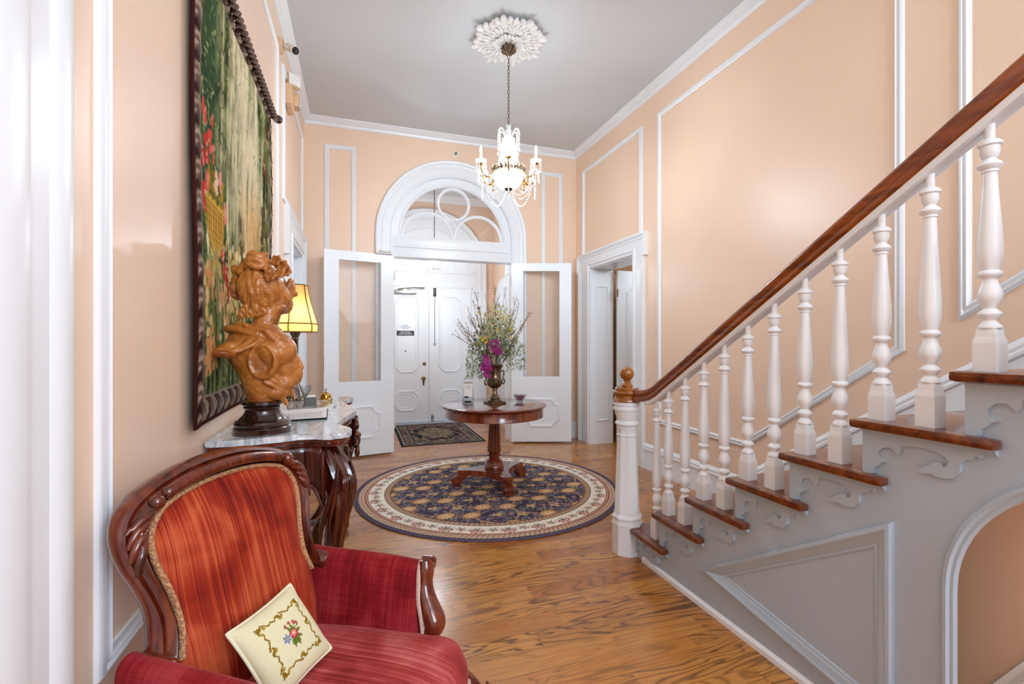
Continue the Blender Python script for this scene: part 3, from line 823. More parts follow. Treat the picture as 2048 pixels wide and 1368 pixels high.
# newel post
nx, ny = 1.650, 2.620
m = MB()
m.lathe([(.094, 0), (.094, .185)], 8, (nx, ny, 0), ph=PI/8)
m.lathe([(.098, .185), (.098, .195), (.092, .205), (.092, .22), (.096, .226), (.096, .236), (.084, .252), (.082, .26), (.082, .27), (.0785, .276), (.0625, .745), (.066, .748), (.067, .756), (.0615, .762), (.0605, .80)], 8, (nx, ny, 0), ph=PI/8)
m.lathe([(.062, .79), (.066, .815), (.0735, .820), (.076, .828), (.0735, .836), (.064, .84), (.062, .846), (.068, .868), (.077, .892), (.077, .908), (.085, .912), (.0875, .922), (.085, .932), (.08, .936), (.08, .942), (.0865, .948), (.0865, .966)], 32, (nx, ny, 0))
sp(m); np_ = m.build('newel_post', M['white'], st, 30)
m = MB().lathe([(.083, .966), (.088, .97), (.084, .982), (.078, .99), (.078, 1.005), (.0885, 1.018), (.094, 1.026), (.0885, 1.036), (.074, 1.040), (.075, 1.052), (.071, 1.058), (.036, 1.061), (.037, 1.072), (.028, 1.082), (.021, 1.094), (.0225, 1.104)], 32, (nx, ny, 0)); sp(m); m.build('newel_cap', M['honey'], np_, 35)
m = MB().ball((nx, ny, 1.146), .0455, 24, 16); sp(m); m.build('ball_finial', M['honey'], np_, 180)
# ------------------------------------------------------------------ console table with marble top
CZ = .945
ct = thing('console_table', 'carved dark wood console table with shaped white marble top against left wall', 'console table', (-.32, 2.94, 0))
CO = V((-.32, 2.94, 0))
def cp(m): bmesh.ops.translate(m.bm, verts=m.bm.verts, vec=-CO); return m
half = [(-.588, -.752), (-.44, -.757), (-.31, -.728), (-.215, -.695), (-.135, -.735), (-.065, -.737), (-.026, -.672), (-.042, -.585), (-.092, -.485), (-.091, -.42), (-.060, -.255), (-.012, -.06)]
out = half+[(x, -y) for x, y in half[::-1]]
out = cat2(out, 5)
out = [(x, y+2.94) for x, y in out]
m = MB().prism(out, lambda p, k: (p[0], p[1], CZ-.026+.026*k), .008)
cp(m).build('marble_top', M['marble'], ct, 40)
def inset(poly, d):
    n = len(poly); r = []
    for i in range(n):
        a, b, c = V(poly[i-1]+(0,)), V(poly[i]+(0,)), V(poly[(i+1) % n]+(0,))
        t = (c-a).normalized(); nrm = V((-t.y, t.x, 0))
        r.append((b.x+nrm.x*d, b.y+nrm.y*d))
    return r
ar = sum(a[0]*b[1]-b[0]*a[1] for a, b in zip(out, out[1:]+out[:1]))
sg_ = 1 if ar > 0 else -1
m = MB()
i1, i2, i3 = inset(out, .008*sg_), inset(out, .028*sg_), inset(out, .05*sg_)
def ringz(p, z): return [m.bm.verts.new((max(a, -.585), b, z)) for a, b in p]
rs = [ringz(i2, CZ-.0265), ringz(i1, CZ-.03), ringz(i1, CZ-.042), ringz(i2, CZ-.055), ringz(i2, CZ-.062)]
for a, b in zip(rs, rs[1:]):
    for i in range(len(a)): m.bm.faces.new((a[i], a[(i+1) % len(a)], b[(i+1) % len(a)], b[i]))
m.bm.faces.new(rs[-1]); m.bm.faces.new(rs[0][::-1])
cp(m).build('under_moulding', M['mahogany_x'], ct, 40)
# apron: near end, far end and serpentine front, lower edge arched
def apron(P, nm, lo):
    m = MB(); n = len(P)
    def fn(u, v):
        i = u*(n-1); k = min(int(i), n-2); a = V(P[k]+(0,)).lerp(V(P[k+1]+(0,)), i-k)
        zl = lo(u); return V((a.x, a.y, lerp(zl, CZ-.06, v)))
    m.grid(fn, 40, 6)
    o = cp(m).build(nm, M['rosewood'], ct, 50)
    md = o.modifiers.new('thick', 'SOLIDIFY'); md.thickness = .022; md.offset = 0
near = cat2([(-.575, 2.235), (-.44, 2.232), (-.31, 2.255), (-.225, 2.285), (-.15, 2.262)], 6)
loz = lambda u: .705-.09*max(0, abs(u-.5)*2-.70)/.30
apron(near, 'apron', loz)
apron([(x, 5.88-y) for x, y in near], 'apron', loz)
front = cat2([(-.09, 2.38), (-.125, 2.47), (-.115, 2.55), (-.085, 2.70), (-.05, 2.85), (-.04, 2.94), (-.05, 3.03), (-.085, 3.18), (-.115, 3.33), (-.125, 3.41), (-.09, 3.50)], 4)
apron(front, 'apron', lambda u: .77-.05*math.cos(4*PI*(u-.5))-.02)
m = MB()   # bead along the lower edge of the near apron
m.tube([V((x, y-.014, loz(i/(len(near)-1)))) for i, (x, y) in enumerate(near)], .009, 8); cp(m).build('apron_bead', M['rosewood'], ct)
# cabriole legs carved with leaves, shell on the knee
def leg(base, dr, carve=True, sc=1.0):
    dr = V(dr).normalized(); sd = V((-dr.y, dr.x, 0)); b = V(base)
    prof = [(.010, .885, .046), (.040, .84, .056), (.082, .775, .064), (.104, .70, .062), (.102, .62, .054), (.088, .53, .048), (.066, .42, .043), (.044, .30, .038), (.030, .19, .032), (.032, .11, .030), (.050, .05, .036), (.068, .022, .034)]
    P = catmull([(a, z, r) for a, z, r in prof], 6); m = MB()
    def fn(u, v):
        i = u*(len(P)-1); k = min(int(i), len(P)-2); q = P[k].lerp(P[k+1], i-k)
        t = 2*PI*v
        r = q.z*sc
        if carve:
            f = max(0, min(1, (q.y-.32)/.2))*max(0, min(1, (.9-q.y)/.06))
            r *= 1+.11*f*math.cos(9*t+ (q.y*6))-.03*f
        return b+dr*(q.x*sc+r*1.05*math.cos(t))+sd*(r*.95*math.sin(t))+V((0, 0, q.y))
    m.grid(fn, len(P), 36, cv=True)
    m.bm.faces.new([v for v in m.bm.verts if abs(v.co.z-.885) < 1e-4]) if False else None
    # toe scroll
    m.tube([b+dr*(.062*sc)+sd*s_+V((0, 0, .034)) for s_ in (-.036, .036)], .033, 16)
    lg = cp(m).build('leg', M['rosewood'], ct, 60)
    if carve:
        m = MB()   # fluted shell on the knee
        c0 = b+dr*.155+V((0, 0, .715))
        for i in range(7):
            a = (i-3)*.36
            p0 = c0+sd*(-.034)+V((0, 0, 0)); 
            ctr = c0+sd*(.0)+V((0, 0, 0))
            pts = [ctr+sd*(.040*math.sin(a)*math.cos(q))+dr*(.012*math.cos(q)-.004-abs(a)*.006)+V((0, 0, .040*math.sin(q)-.004)) for q in [lerp(-1.35, 1.35, j/8) for j in range(9)]]
            m.tube(pts, [.003, .006, .008, .009, .0095, .009, .008, .006, .003], 8)
        cp(m).build('carved_shell', M['rosewood'], lg, 60)
        m = MB()   # acanthus leaves down the leg
        for s_ in (-1, 1):
            for j, (w0, z0, z1) in enumerate(((.05, .80, .50), (.065, .74, .43), (.03, .86, .62))):
                pts = []
                for q in range(10):
                    t = q/9; z = lerp(z0, z1, t); bulge = .105*math.exp(-((z-.69)/.17)**2)+.045
                    ang = (.5+.55*j*.6+.4*math.sin(t*2.4))*s_
                    pts.append(b+dr*(bulge*.62+.075*math.cos(ang)-.01)+sd*(.078*math.sin(ang))+V((0, 0, z)))
                m.tube(pts, [.006+.016*math.sin(PI*min(1, (q+.6)/9.5)) for q in range(10)], 8, flat=.6)
        cp(m).build('carved_leaf', M['rosewood'], lg, 60)
        m = MB()   # turned scroll roll on the shoulder
        ax = (dr*.55+sd*(-.3)+V((0, 0, .12))).normalized()
        q0 = b+dr*.015+sd*(.03)+V((0, 0, .846))
        q0 = b+V((-.04, -.055, .858)); ax = V((.62, .75, .12)).normalized() if base[1] < 2.94 else V((.62, -.75, .12)).normalized()
        if base[1] > 2.94: q0 = b+V((-.04, .055, .858))
        for d, r in ((0, .030), (.012, .036), (.03, .036), (.04, .028), (.052, .033), (.075, .033), (.085, .024), (.1, .029), (.118, .026)):
            pass
        m.tube([q0+ax*d for d in (0, .004, .03, .038, .046, .05, .075, .083, .088, .11, .118, .12)], [.02, .033, .033, .026, .026, .031, .031, .024, .024, .028, .024, .01], 16)
        m.ball(q0+ax*.14+V((0, 0, -.02)), (.03, .03, .034), 14, 10); m.ball(q0+ax*.165+V((0, 0, -.05)), (.022, .022, .028), 12, 8)
        cp(m).build('turned_scroll', M['rosewood'], lg, 60)
    return lg
leg((-.150, 2.345, 0), (.72, -.69, 0)); leg((-.150, 3.535, 0), (.72, .69, 0))
leg((-.54, 2.30, 0), (.15, -.99, 0), False, .55); leg((-.54, 3.58, 0), (.15, .99, 0), False, .55)
# carved cartouche under the centre of the front
m = MB()
c0 = V((-.022, 2.94, .79))
m.ball(c0+V((.006, 0, .06)), (.026, .05, .045), 16, 10); m.ball(c0+V((.012, 0, -.02)), (.028, .042, .055), 16, 10)
for s_ in (-1, 1):
    for k, (r0, yy, zz) in enumerate(((.034, .055, .075), (.028, .075, .02), (.022, .045, -.045))):
        pts = [c0+V((.014+.010*j/14, s_*(yy+r0*(1-j/16)*math.cos(j*.55)), zz+r0*(1-j/16)*math.sin(j*.55))) for j in range(14)]
        m.tube(pts, [.013-.0006*j for j in range(14)], 8)
    for j in range(4):
        m.tube([c0+V((.01, s_*.01*(j+.5), -.05)), c0+V((.024, s_*.02*(j+.5), -.085)), c0+V((.014, s_*.022*(j+.5), -.12+.012*j))], [.006, .012, .004], 8)
m.ball(c0+V((.02, 0, -.10)), (.016, .016, .03), 12, 8); m.ball(c0+V((.024, 0, .005)), (.02, .018, .018), 12, 8)
cp(m).build('carved_cartouche', M['rosewood'], ct, 60)
# scrolled stretcher between the legs
def scroll_bar(P, r, n=10, flat=1): return MB().tube(catmull(P, 7), r, n, flat=flat)
m = MB()
for s_ in (-1, 1):
    y = lambda t: 2.94-s_*t
    for off in (-.011, .0, .011):
        m.tube(catmull([(-.09+off, y(.53), .41), (-.125+off, y(.47), .455), (-.165+off, y(.41), .455), (-.195+off, y(.36), .38), (-.215+off, y(.31), .28), (-.28+off, y(.22), .215), (-.34+off, y(.10), .25), (-.34+off, y(0), .27)], 6), .017, 8)
    m.tube(catmull([(-.12, y(.46), .445), (-.145, y(.43), .38), (-.12, y(.42), .355), (-.10, y(.45), .38)], 5), [.014]*16, 8)
m.ball((-.34, 2.94, .28), (.05, .06, .05)); m.lathe([(.0, .0), (.03, .02), (.02, .04), (.035, .06), (.0, .11)], 12, (-.34, 2.94, .31))
for s_ in (-1, 1): m.tube(catmull([(-.34, 2.94+s_*.05, .27), (-.42, 2.94+s_*.3, .23), (-.5, 2.94+s_*.5, .30), (-.54, 2.94+s_*.60, .36)], 6), .018, 8)
cp(m).build('stretcher', M['rosewood'], ct, 60)

# ------------------------------------------------------------------ bust on socle
BX = V((-.405, 2.342, CZ))
bs = thing('bust', 'terracotta bust of a woman with flowers in her hair, seen from behind', 'bust', BX)
R_ = V((.949, -.315, 0)); F_ = V((.315, .949, 0))
def loc(x, y, z): return R_*x+F_*y+V((0, 0, z))
m = MB().lathe([(.112, 0), (.119, .004), (.119, .026), (.116, .030), (.110, .033), (.114, .037), (.116, .046), (.110, .056), (.098, .060), (.092, .068), (.078, .082), (.070, .098), (.071, .106), (.076, .110), (.078, .116), (.073, .121), (.080, .124), (.085, .130), (.084, .140), (.078, .143), (0, .143)], 48)
m.build('socle', M['socle'], bs, 35)
m = MB()
Z0 = -.0
RotR = Matrix((R_, F_, V((0, 0, 1)))).transposed()
def B(x, y, z, r, rot=None):
    if not hasattr(r, '__len__'): r = (r, r, r)
    MM = RotR if rot is None else RotR @ rot
    m.ball(loc(x, y, z-CZ), r, 20, 14, MM)
ry = lambda a: Matrix.Rotation(a, 3, 'Y')
rx = lambda a: Matrix.Rotation(a, 3, 'X')
# trunk, hollow at the back, flaring to the shoulder drape
prof = [(1.083, .000, .060, .055), (1.11, .0, .066, .058), (1.16, -.004, .080, .066), (1.20, -.008, .092, .072), (1.24, -.020, .104, .075), (1.28, -.034, .122, .078), (1.31, -.040, .134, .080), (1.345, -.034, .136, .080), (1.385, -.020, .116, .076), (1.41, -.010, .09, .066), (1.43, -.003, .055, .055)]
def trunk(u, v):
    i = u*(len(prof)-1); k = min(int(i), len(prof)-2); a, b = prof[k], prof[k+1]; t = i-k
    z, cx, rx_, ry_ = [lerp(a[q], b[q], t) for q in range(4)]
    th = 2*PI*v
    return loc(cx+rx_*math.cos(th), ry_*math.sin(th), z-CZ)
m.grid(trunk, 40, 48, cv=True)
vv_ = list(m.bm.verts); m.bm.faces.new(vv_[0:48]); m.bm.faces.new(vv_[-48:])

B(-.072, -.158, 1.298, (.035, .05, .016), rx(-.2)); B(-.10, -.06, 1.32, (.062, .075, .034), ry(-.35)); B(-.098, -.115, 1.308, (.042, .055, .022))
for j in range(10):
    t = j/9; B(lerp(-.10, -.02, t), lerp(-.16, -.07, t), lerp(1.30, 1.345, t)-.012*math.sin(PI*t), (.02, .02, .014))
B(.055, .0, 1.31, (.095, .08, .085)); B(.09, -.02, 1.33, (.05, .05, .05)); B(.095, .03, 1.25, (.055, .06, .08)); B(.108, .045, 1.205, (.050, .05, .055)); B(.075, .02, 1.165, (.06, .05, .06))
B(.055, .0, 1.125, (.055, .05, .04)); B(.085, .015, 1.138, (.045, .04, .022), ry(.5)); B(.118, .05, 1.178, (.032, .03, .028))
# cut arm: a dished oval facing the near end of the hall
RotD = RotR @ Matrix.Rotation(PI/2, 3, 'X')
m.lathe([(0, -.02), (.055, -.01), (.070, .02), (.072, .045), (.066, .054), (.057, .050), (.040, .032), (.020, .022), (0, .020)], 36, loc(.038, -.030, 1.266-CZ), RotD @ Matrix.Diagonal((.88, 1.12, 1)), sq=1.0)
# breast band and fold lines
for a, b, c in ((.00, .045, 0), (.03, .07, 1)):
    for j in range(16):
        t = j/15; B(lerp(.045, .105, t)+.01*math.sin(3*t), lerp(-.062, .0, t), lerp(1.205-a, 1.125-a*.4, t), .011-.003*abs(t-.5))
# drape across the shoulders
for j in range(26):
    t = j/25; a = lerp(PI*.98, PI*1.95, t)
    B(-.035+.105*math.cos(a), -.055*abs(math.sin(a))-.012, 1.405-.03*t+.014*math.sin(5*t), (.021+.006*math.sin(9*t), .018, .016))
for j in range(24):
    t = j/23
    B(lerp(-.075, .085, t), -.066+.03*(t-.4)**2, 1.422-.055*t*t+.008*math.sin(11*t), (.016, .014, .013+.005*math.cos(14*t)))
for j in range(22):
    t = j/21
    B(lerp(-.10, .02, t), lerp(-.15, -.075, t), lerp(1.312, 1.355, t)-.02*math.sin(PI*t), (.012, .010, .008))
for j in range(14):
    t = j/13; B(lerp(.03, .10, t), lerp(-.06, -.045, t), lerp(1.398, 1.350, t)+.014*math.sin(PI*t), (.016, .012, .009+.004*math.cos(9*t)))
# neck and head
for j in range(10):
    t = j/9; B(lerp(.005, .022, t), lerp(-.005, .018, t), lerp(1.39, 1.50, t), (.058-.006*math.sin(PI*t), .052, .03))
B(-.010, .028, 1.592, (.096, .112, .105)); B(.030, .062, 1.555, (.068, .075, .085)); B(.055, .092, 1.53, (.035, .04, .05)); B(.085, .09, 1.60, (.016, .03, .05)); B(.100, .105, 1.578, (.010, .012, .014))
B(.075, .028, 1.545, (.012, .016, .03)); B(-.085, .03, 1.545, (.012, .018, .03))
B(.055, .035, 1.505, (.035, .05, .032))
# hair strands sweeping from nape to crown
for k in range(13):
    a0 = lerp(-.95, .95, k/12)
    for j in range(16):
        t = j/15
        th = a0*(1-.75*t)
        zz = lerp(1.505, 1.682, t)
        rr = .101*math.sqrt(max(.12, 1-((zz-1.592)/.118)**2))
        B(-.010+rr*math.sin(th)+.006*math.sin(7*t+k), .028-rr*1.12*math.cos(th), zz, .0088+.0022*math.sin(k*2.1+4*t))
# bun, coils and loops
for q, (r1, r2, zc) in enumerate(((.036, .016, 1.703), (.030, .015, 1.728), (.038, .014, 1.680))):
    for j in range(20):
        t = 2*PI*j/20; B(.006+r1*math.cos(t), -.055+r1*.8*math.sin(t), zc+.006*math.sin(3*t+q), r2)
B(.006, -.05, 1.712, (.036, .03, .034))
for j in range(16):
    t = j/15; B(lerp(-.075, .0, t), -.04, 1.66+.055*math.sin(PI*t*.7), (.02, .02, .017))
B(-.118, -.01, 1.675, (.020, .016, .022), ry(.2)); B(-.108, -.01, 1.668, (.022, .02, .02))
for j in range(14):
    t = j/13; B(-.105-.018*math.sin(PI*t), -.01, lerp(1.648, 1.548, t), .015+.004*math.sin(12*t))
B(-.12, -.01, 1.556, (.022, .016, .012), ry(.6))
# nape curls
for k, (x, z, r) in enumerate(((-.055, 1.478, .018), (-.025, 1.47, .020), (.008, 1.478, .018), (.032, 1.484, .016), (-.045, 1.497, .015), (.0, 1.498, .015), (-.065, 1.462, .012))):
    for j in range(9):
        t = 2*PI*j/9; B(x+r*.6*math.cos(t), -.060-.004*math.sin(t), z+r*.6*math.sin(t), .0085)
# flowers in the hair
def rose(x, y, z, r):
    B(x, y, z, r*.5)
    for k in range(6):
        t = 2*PI*k/6; B(x+r*.62*math.cos(t), y-.4*r+.2*r*math.sin(t), z+r*.62*math.sin(t), (r*.42, r*.2, r*.36), ry(-t))
rose(.098, -.01, 1.686, .034); rose(.075, -.02, 1.712, .028); rose(.112, .0, 1.665, .026); rose(.070, -.055, 1.640, .030); rose(.060, -.06, 1.668, .022); rose(.095, -.03, 1.650, .022)
rose(.118, .03, 1.300, .028)
for j in range(10):
    t = j/9; B(lerp(.12, .155, t), .045, lerp(1.30, 1.235, t), .012)
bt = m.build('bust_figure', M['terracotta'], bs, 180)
md = bt.modifiers.new('remesh', 'REMESH'); md.mode = 'VOXEL'; md.voxel_size = .0032; md.use_smooth_shade = True
md = bt.modifiers.new('smooth', 'SMOOTH'); md.factor = .5; md.iterations = 8
tx = bpy.data.textures.new('carving', 'CLOUDS'); tx.noise_scale = .022; tx.noise_depth = 3
md = bt.modifiers.new('carving', 'DISPLACE'); md.texture = tx; md.strength = .006; md.mid_level = .5; md.texture_coords = 'LOCAL'
m = MB()
m.prism([(0, 0), (.020, 0), (.016, -.052), (.006, -.05)], lambda p, k: loc(.078+p[0]+.5*(-p[1]), -.02+.02*k, 1.118-CZ+p[1]))
m.prism([(0, 0), (.020, 0), (.016, -.034), (.006, -.032)], lambda p, k: loc(.110+p[0]+.5*(-p[1]), .0+.02*k, 1.135-CZ+p[1]))
m.build('drape_tip', M['terracotta'], bs, 30)

# ------------------------------------------------------------------ lamp
LX = V((-.412, 3.560, CZ))
lp = thing('table_lamp', 'lit table lamp with yellow panelled shade and bronze column on the console', 'lamp', LX)
m = MB().lathe([(.075, 0), (.078, .004), (.076, .014), (.066, .022), (.060, .028), (.056, .05), (.040, .085), (.028, .115), (.024, .135), (.028, .14), (.028, .147), (.022, .152), (.0235, .158), (.021, .165), (.0195, .42), (.023, .425), (.023, .432), (.020, .437), (.028, .452), (.036, .476), (.030, .478), (.0, .478)], 40, flute=20, fd=.10)
m.build('base', M['bronze'], lp, 30)
m = MB().tube([(.06, -.02, .008), (.09, -.03, .02), (.10, -.06, .006), (.11, -.02, .003), (.06, .10, .003), (-.1, .14, .003)], .0035, 6); m.build('power_cord', M['black'], lp)
def shade_r(v): return [(.148, .475), (.150, .520), (.126, .605), (.104, .680), (.090, .745), (.083, .800)]
SHP = catmull([(r, z, 0) for r, z in shade_r(0)], 6)
def shade_mat():
    m, nt, b = new_mat('yellow silk shade')
    n1 = noise(nt, coords(nt, scale=(90, 90, 3)), 1, 3)
    L(nt, ramp(nt, n1, [(.3, lin('d9b268')), (.7, lin('ead09a'))]), b.inputs['Base Color'])
    setp(b, Roughness=.8)
    out = nt.nodes['Material Output']
    tr = N(nt, 'ShaderNodeBsdfTranslucent'); tr.inputs[0].default_value = lin('ffd79a')+(1,)
    mx = N(nt, 'ShaderNodeMixShader'); mx.inputs[0].default_value = .65
    L(nt, b.outputs[0], mx.inputs[1]); L(nt, tr.outputs[0], mx.inputs[2]); L(nt, mx.outputs[0], out.inputs[0]); return m
M['shade'] = shade_mat()
m = MB()
NS = 6; PH = .35
def shf(u, v):
    i = u*(len(SHP)-1); k = min(int(i), len(SHP)-2); q = SHP[k].lerp(SHP[k+1], i-k)
    t = 2*PI*v; sgm = 2*PI/NS; a = ((t) % sgm)-sgm/2
    r = q.x*math.cos(sgm/2)/math.cos(a)
    return V((r*math.cos(t+PH), r*math.sin(t+PH), q.y))
m.grid(shf, len(SHP), NS*8, cv=True); shd = m.build('lamp_shade', M['shade'], lp, 40)
M['shade_trim'] = plain('dark gold shade trim', '7a5a22', .7)
m = MB()
for k in range(NS):
    t = 2*PI*k/NS+PH; m.tube([(q.x*math.cos(t), q.x*math.sin(t), q.y) for q in SHP], .0042, 6)
for z_, i_ in ((0, 0), (1, 7), (2, len(SHP)-1)):
    q = SHP[i_]; m.tube([(q.x*math.cos(2*PI*k/NS+PH), q.x*math.sin(2*PI*k/NS+PH), q.y) for k in range(NS)], .0045, 6, closed=True)
m.build('shade_trim', M['shade_trim'], shd, 40)
M['bulb'] = plain('warm bulb', 'fff0d0', .5, emit='ffe0b0', es=30)
m = MB().ball((0, 0, .60), (.028, .028, .036), 14, 10).lathe([(.016, .50), (.016, .565)], 12); m.build('bulb', M['bulb'], lp, 180)

# ------------------------------------------------------------------ small things on the console
t = thing('service_bell', 'small brass counter bell at the far front of the marble top', 'bell', (-.215, 3.56, CZ))
MB().lathe([(.047, 0), (.048, .003), (.044, .008), (.034, .010), (.034, .014)], 32).build('base', M['brass'], t, 40)
MB().lathe([(.036, .012), (.037, .018), (.033, .032), (.022, .044), (.006, .050), (0, .050)], 32).build('dome', M['brass'], t, 60)
MB().lathe([(.0045, .05), (.0045, .066), (.009, .067), (.009, .072), (0, .073)], 16).build('button', M['chrome'], t, 40)
t = thing('memo_block', 'grey memo cube holding white note paper, between lamp and guest book', 'note holder', (-.287, 3.225, CZ), .25)
m = MB().box((-.036, -.036, 0), (.036, .036, .006), .001); m.box((-.033, -.033, .006), (.033, -.030, .056)); m.box((-.033, .030, .006), (.033, .033, .056)); m.box((-.033, -.03, .006), (-.030, .03, .056))
m.build('holder', plain('dark grey holder', '5d5c56', .45), t, 30)
MB().box((-.0295, -.0295, .0065), (.031, .0295, .063)).build('note_paper', M['paper'], t, 0)
BK = [(-.374, 2.585), (-.150, 2.612), (-.168, 3.03), (-.425, 2.965)]
t = thing('guest_book', 'open guest book with ruled pages lying on the marble top', 'book', (-.28, 2.80, CZ))
def bq(u, v, z):
    a = V(BK[0]+(0,)).lerp(V(BK[1]+(0,)), u); b = V(BK[3]+(0,)).lerp(V(BK[2]+(0,)), u); p = a.lerp(b, v)
    return V((p.x+.28, p.y-2.80, z))
m = MB()
for z0, z1, e in ((.0, .004, 0),):
    vs = [bq(u, v, z) for z in (z0, z1) for u, v in ((0, 0), (1, 0), (1, 1), (0, 1))]
    m.vf(vs, [(3, 2, 1, 0), (4, 5, 6, 7), (0, 1, 5, 4), (1, 2, 6, 5), (2, 3, 7, 6), (3, 0, 4, 7)])
m.build('cover', plain('dark green book cover', '2f3d3a', .5), t, 0)
me, u, v = np_grid(160, 160, lambda u, v: (np.zeros_like(u), np.zeros_like(u), np.zeros_like(u)))
P = [bq(.02+.96*a, .02+.96*b, .0045+.011*(1-abs(b-.5)*.9)) for a, b in zip(u, v)]
for i, p in enumerate(P): me.vertices[i].co = p
pt = Painter(u, v, lin('f2f0ee'))
for k in range(22):
    pt.line([(.08+.0*k, .08+k*.018), (.92, .08+k*.018)], .006, lin('9a96a2'), .6)
    for q in range(14):
        if RNG.rand() < .75: x = .1+q*.057; pt.line([(x, .084+k*.018), (x+.03+.02*RNG.rand(), .086+k*.018)], .008, lin('6a6472'), .7)
for k in range(18): pt.line([(.08, .56+k*.02), (.92, .56+k*.02)], .004, lin('b5b2ba'), .6)
pt.line([(0, .5), (1, .5)], .012, lin('8f8c8c'))
set_pat(me, pt.result()); mkobj('pages', me, pattern_mat('printed pages', .8, 0, 100, .02, 0, .05), t, 60)
pen = MB().tube([(-.135, 3.06, CZ+.006), (-.128, 3.20, CZ+.006)], [.0045, .0045], 10).tube([(-.128, 3.20, CZ+.006), (-.1275, 3.212, CZ+.006)], [.0035, .001], 8).build('pen', M['chrome']); tag(pen, 'thin dark pen lying on the marble top beyond the guest book', 'pen')
t = thing('glass_dish', 'clear cut glass dish on the console just behind the bust', 'dish', (-.345, 2.86, CZ+.017))
t.location = (-.33, 3.14, CZ)
m = MB().lathe([(.028, 0), (.03, .006), (.012, .014), (.012, .05), (.03, .064), (.055, .10), (.066, .135), (.062, .135), (.05, .10), (.025, .07), (0, .066)], 28, flute=14, fd=.08); m.build('bowl', M['acrylic'], t, 50)

# ------------------------------------------------------------------ tapestry
tp = thing('tapestry', 'large woven garden tapestry with brown leaf border hanging above the console', 'tapestry', (-.575, 2.85, 2.0))
TY0, TY1, TZ0, TZ1 = 1.985, 3.70, 1.025, 2.955
TXB = -.584
def tsurf(u, v):
    wob = .008*np.sin(u*9+1)*np.exp(-((u-.1)*2)**2)+.006*np.sin(v*7+u*3)
    curl = .014*np.exp(-(u/.05)**2)
    x = TXB+wob+curl*(1-v*.3)
    zb = .045*np.exp(-((1-v)/.02)**2)*0
    return x+.575, lerp(TY0, TY1, u)-2.85, lerp(TZ0, TZ1, v)-2.0+zb
def tsurf_relief(u, v):
    x, y, z = tsurf(u, v)
    du = np.minimum(u*(TY1-TY0), (1-u)*(TY1-TY0)); dv = np.minimum(v, 1-v)*(TZ1-TZ0)
    e = np.minimum(du, dv)
    return x, y, z
me, u, v = np_grid(330, 400, tsurf_relief)
yy = lerp(TY0, TY1, u); zz = lerp(TZ0, TZ1, v)
# painted garden: base washes
n1 = fbm(yy*5, zz*5, 5, 1); n2 = fbm(yy*14, zz*14, 4, 2); n3 = fbm(yy*3+5, zz*9, 4, 3)
dark = np.array(lin('26301f')); green = np.array(lin('5d6f3c')); lime = np.array(lin('98a068')); cream = np.array(lin('dccfa4')); sky = np.array(lin('dccfb0')); navy = np.array(lin('262c38'))
def mixn(a, b, t): t = np.clip(t, 0, 1)[:, None]; return a*(1-t)+b*t
base = mixn(np.tile(dark, (len(u), 1)), green, (n1-.35)*3)
base = mixn(base, lime, (n2-.55)*3.5)
light = np.exp(-((yy-2.95)/.42)**2)*np.clip((zz-1.55)/.5, 0, 1)
drip = fbm(yy*16, zz*2.2, 5, 21)
base = mixn(base, np.tile(sky, (len(u), 1)), light*1.4-.36+(n1-.5)*1.3+(drip-.5)*2.6)
base = mixn(base, np.tile(np.array(lin('8f9a6c')), (len(u), 1)), (fbm(yy*22, zz*5, 4, 33)-.56)*5*light)
base = mixn(base, np.tile(np.array(lin('3f5c44')), (len(u), 1)), (np.exp(-((yy-2.22)/.16)**2)*np.clip((zz-1.9)/.3, 0, 1))*1.1*n2*1.6-.1)
base = mixn(base, np.tile(np.array(lin('d9a565')), (len(u), 1)), (np.exp(-((yy-3.1)/.3)**2-((zz-1.95)/.3)**2))*1.5*n1-.15)
base = mixn(base, np.tile(navy, (len(u), 1)), np.clip((1.42-zz)/.3, 0, 1)*1.4*(1-n2)-.1)
base = mixn(base, np.tile(np.array(lin('c9b27a')), (len(u), 1)), np.exp(-((zz-1.55)/.17)**2)*(n2-.42)*5)
pt = Painter(yy, zz, (0, 0, 0)); pt.c = base[pt.o]
r = RNG.rand
for k in range(1800):      # leaf dabs
    y_, z_ = 2.1+1.5*r(), 1.1+1.8*r()
    li = math.exp(-((y_-2.95)/.4)**2)*(1 if z_ > 1.7 else .3)
    if r() < li*.85: continue
    pt.leaf(y_, z_, .02+.04*r(), .008+.012*r(), r()*6.3, lin((('4a5c30', '6f7d42', '8f9858', '2f3d24', 'a8ab76') if li < .35 else ('a8ab76', 'b9b68c', '98a06a', 'c9c2a0', '8f9858'))[int(r()*5)]), .75)
for k in range(70):       # reeds and blades at the bottom
    y0 = 2.1+1.3*r(); pt.line([(y0, 1.1), (y0+.05*(r()-.5), 1.35), (y0+.16*(r()-.5), 1.45+.25*r())], .008+.008*r(), lin(('6d7d4a', '8c935a', '3c4a30')[int(r()*3)]), .85)
for k in range(160):
    pt.ell(2.12+1.4*r(), 1.35+.5*r(), .012+.016*r(), .015+.02*r(), lin(('ddc993', 'e6d8ad', 'cfa96b')[int(r()*3)]), r()*3, .8)
for y_, z_ in ((2.2, 1.34), (2.27, 1.29), (2.17, 1.27), (2.5, 1.4), (2.42, 1.55), (2.2, 1.62)):
    for q in range(5): pt.leaf(y_, z_, .07, .035, q*1.26+.4, lin('d8a470'), .9)
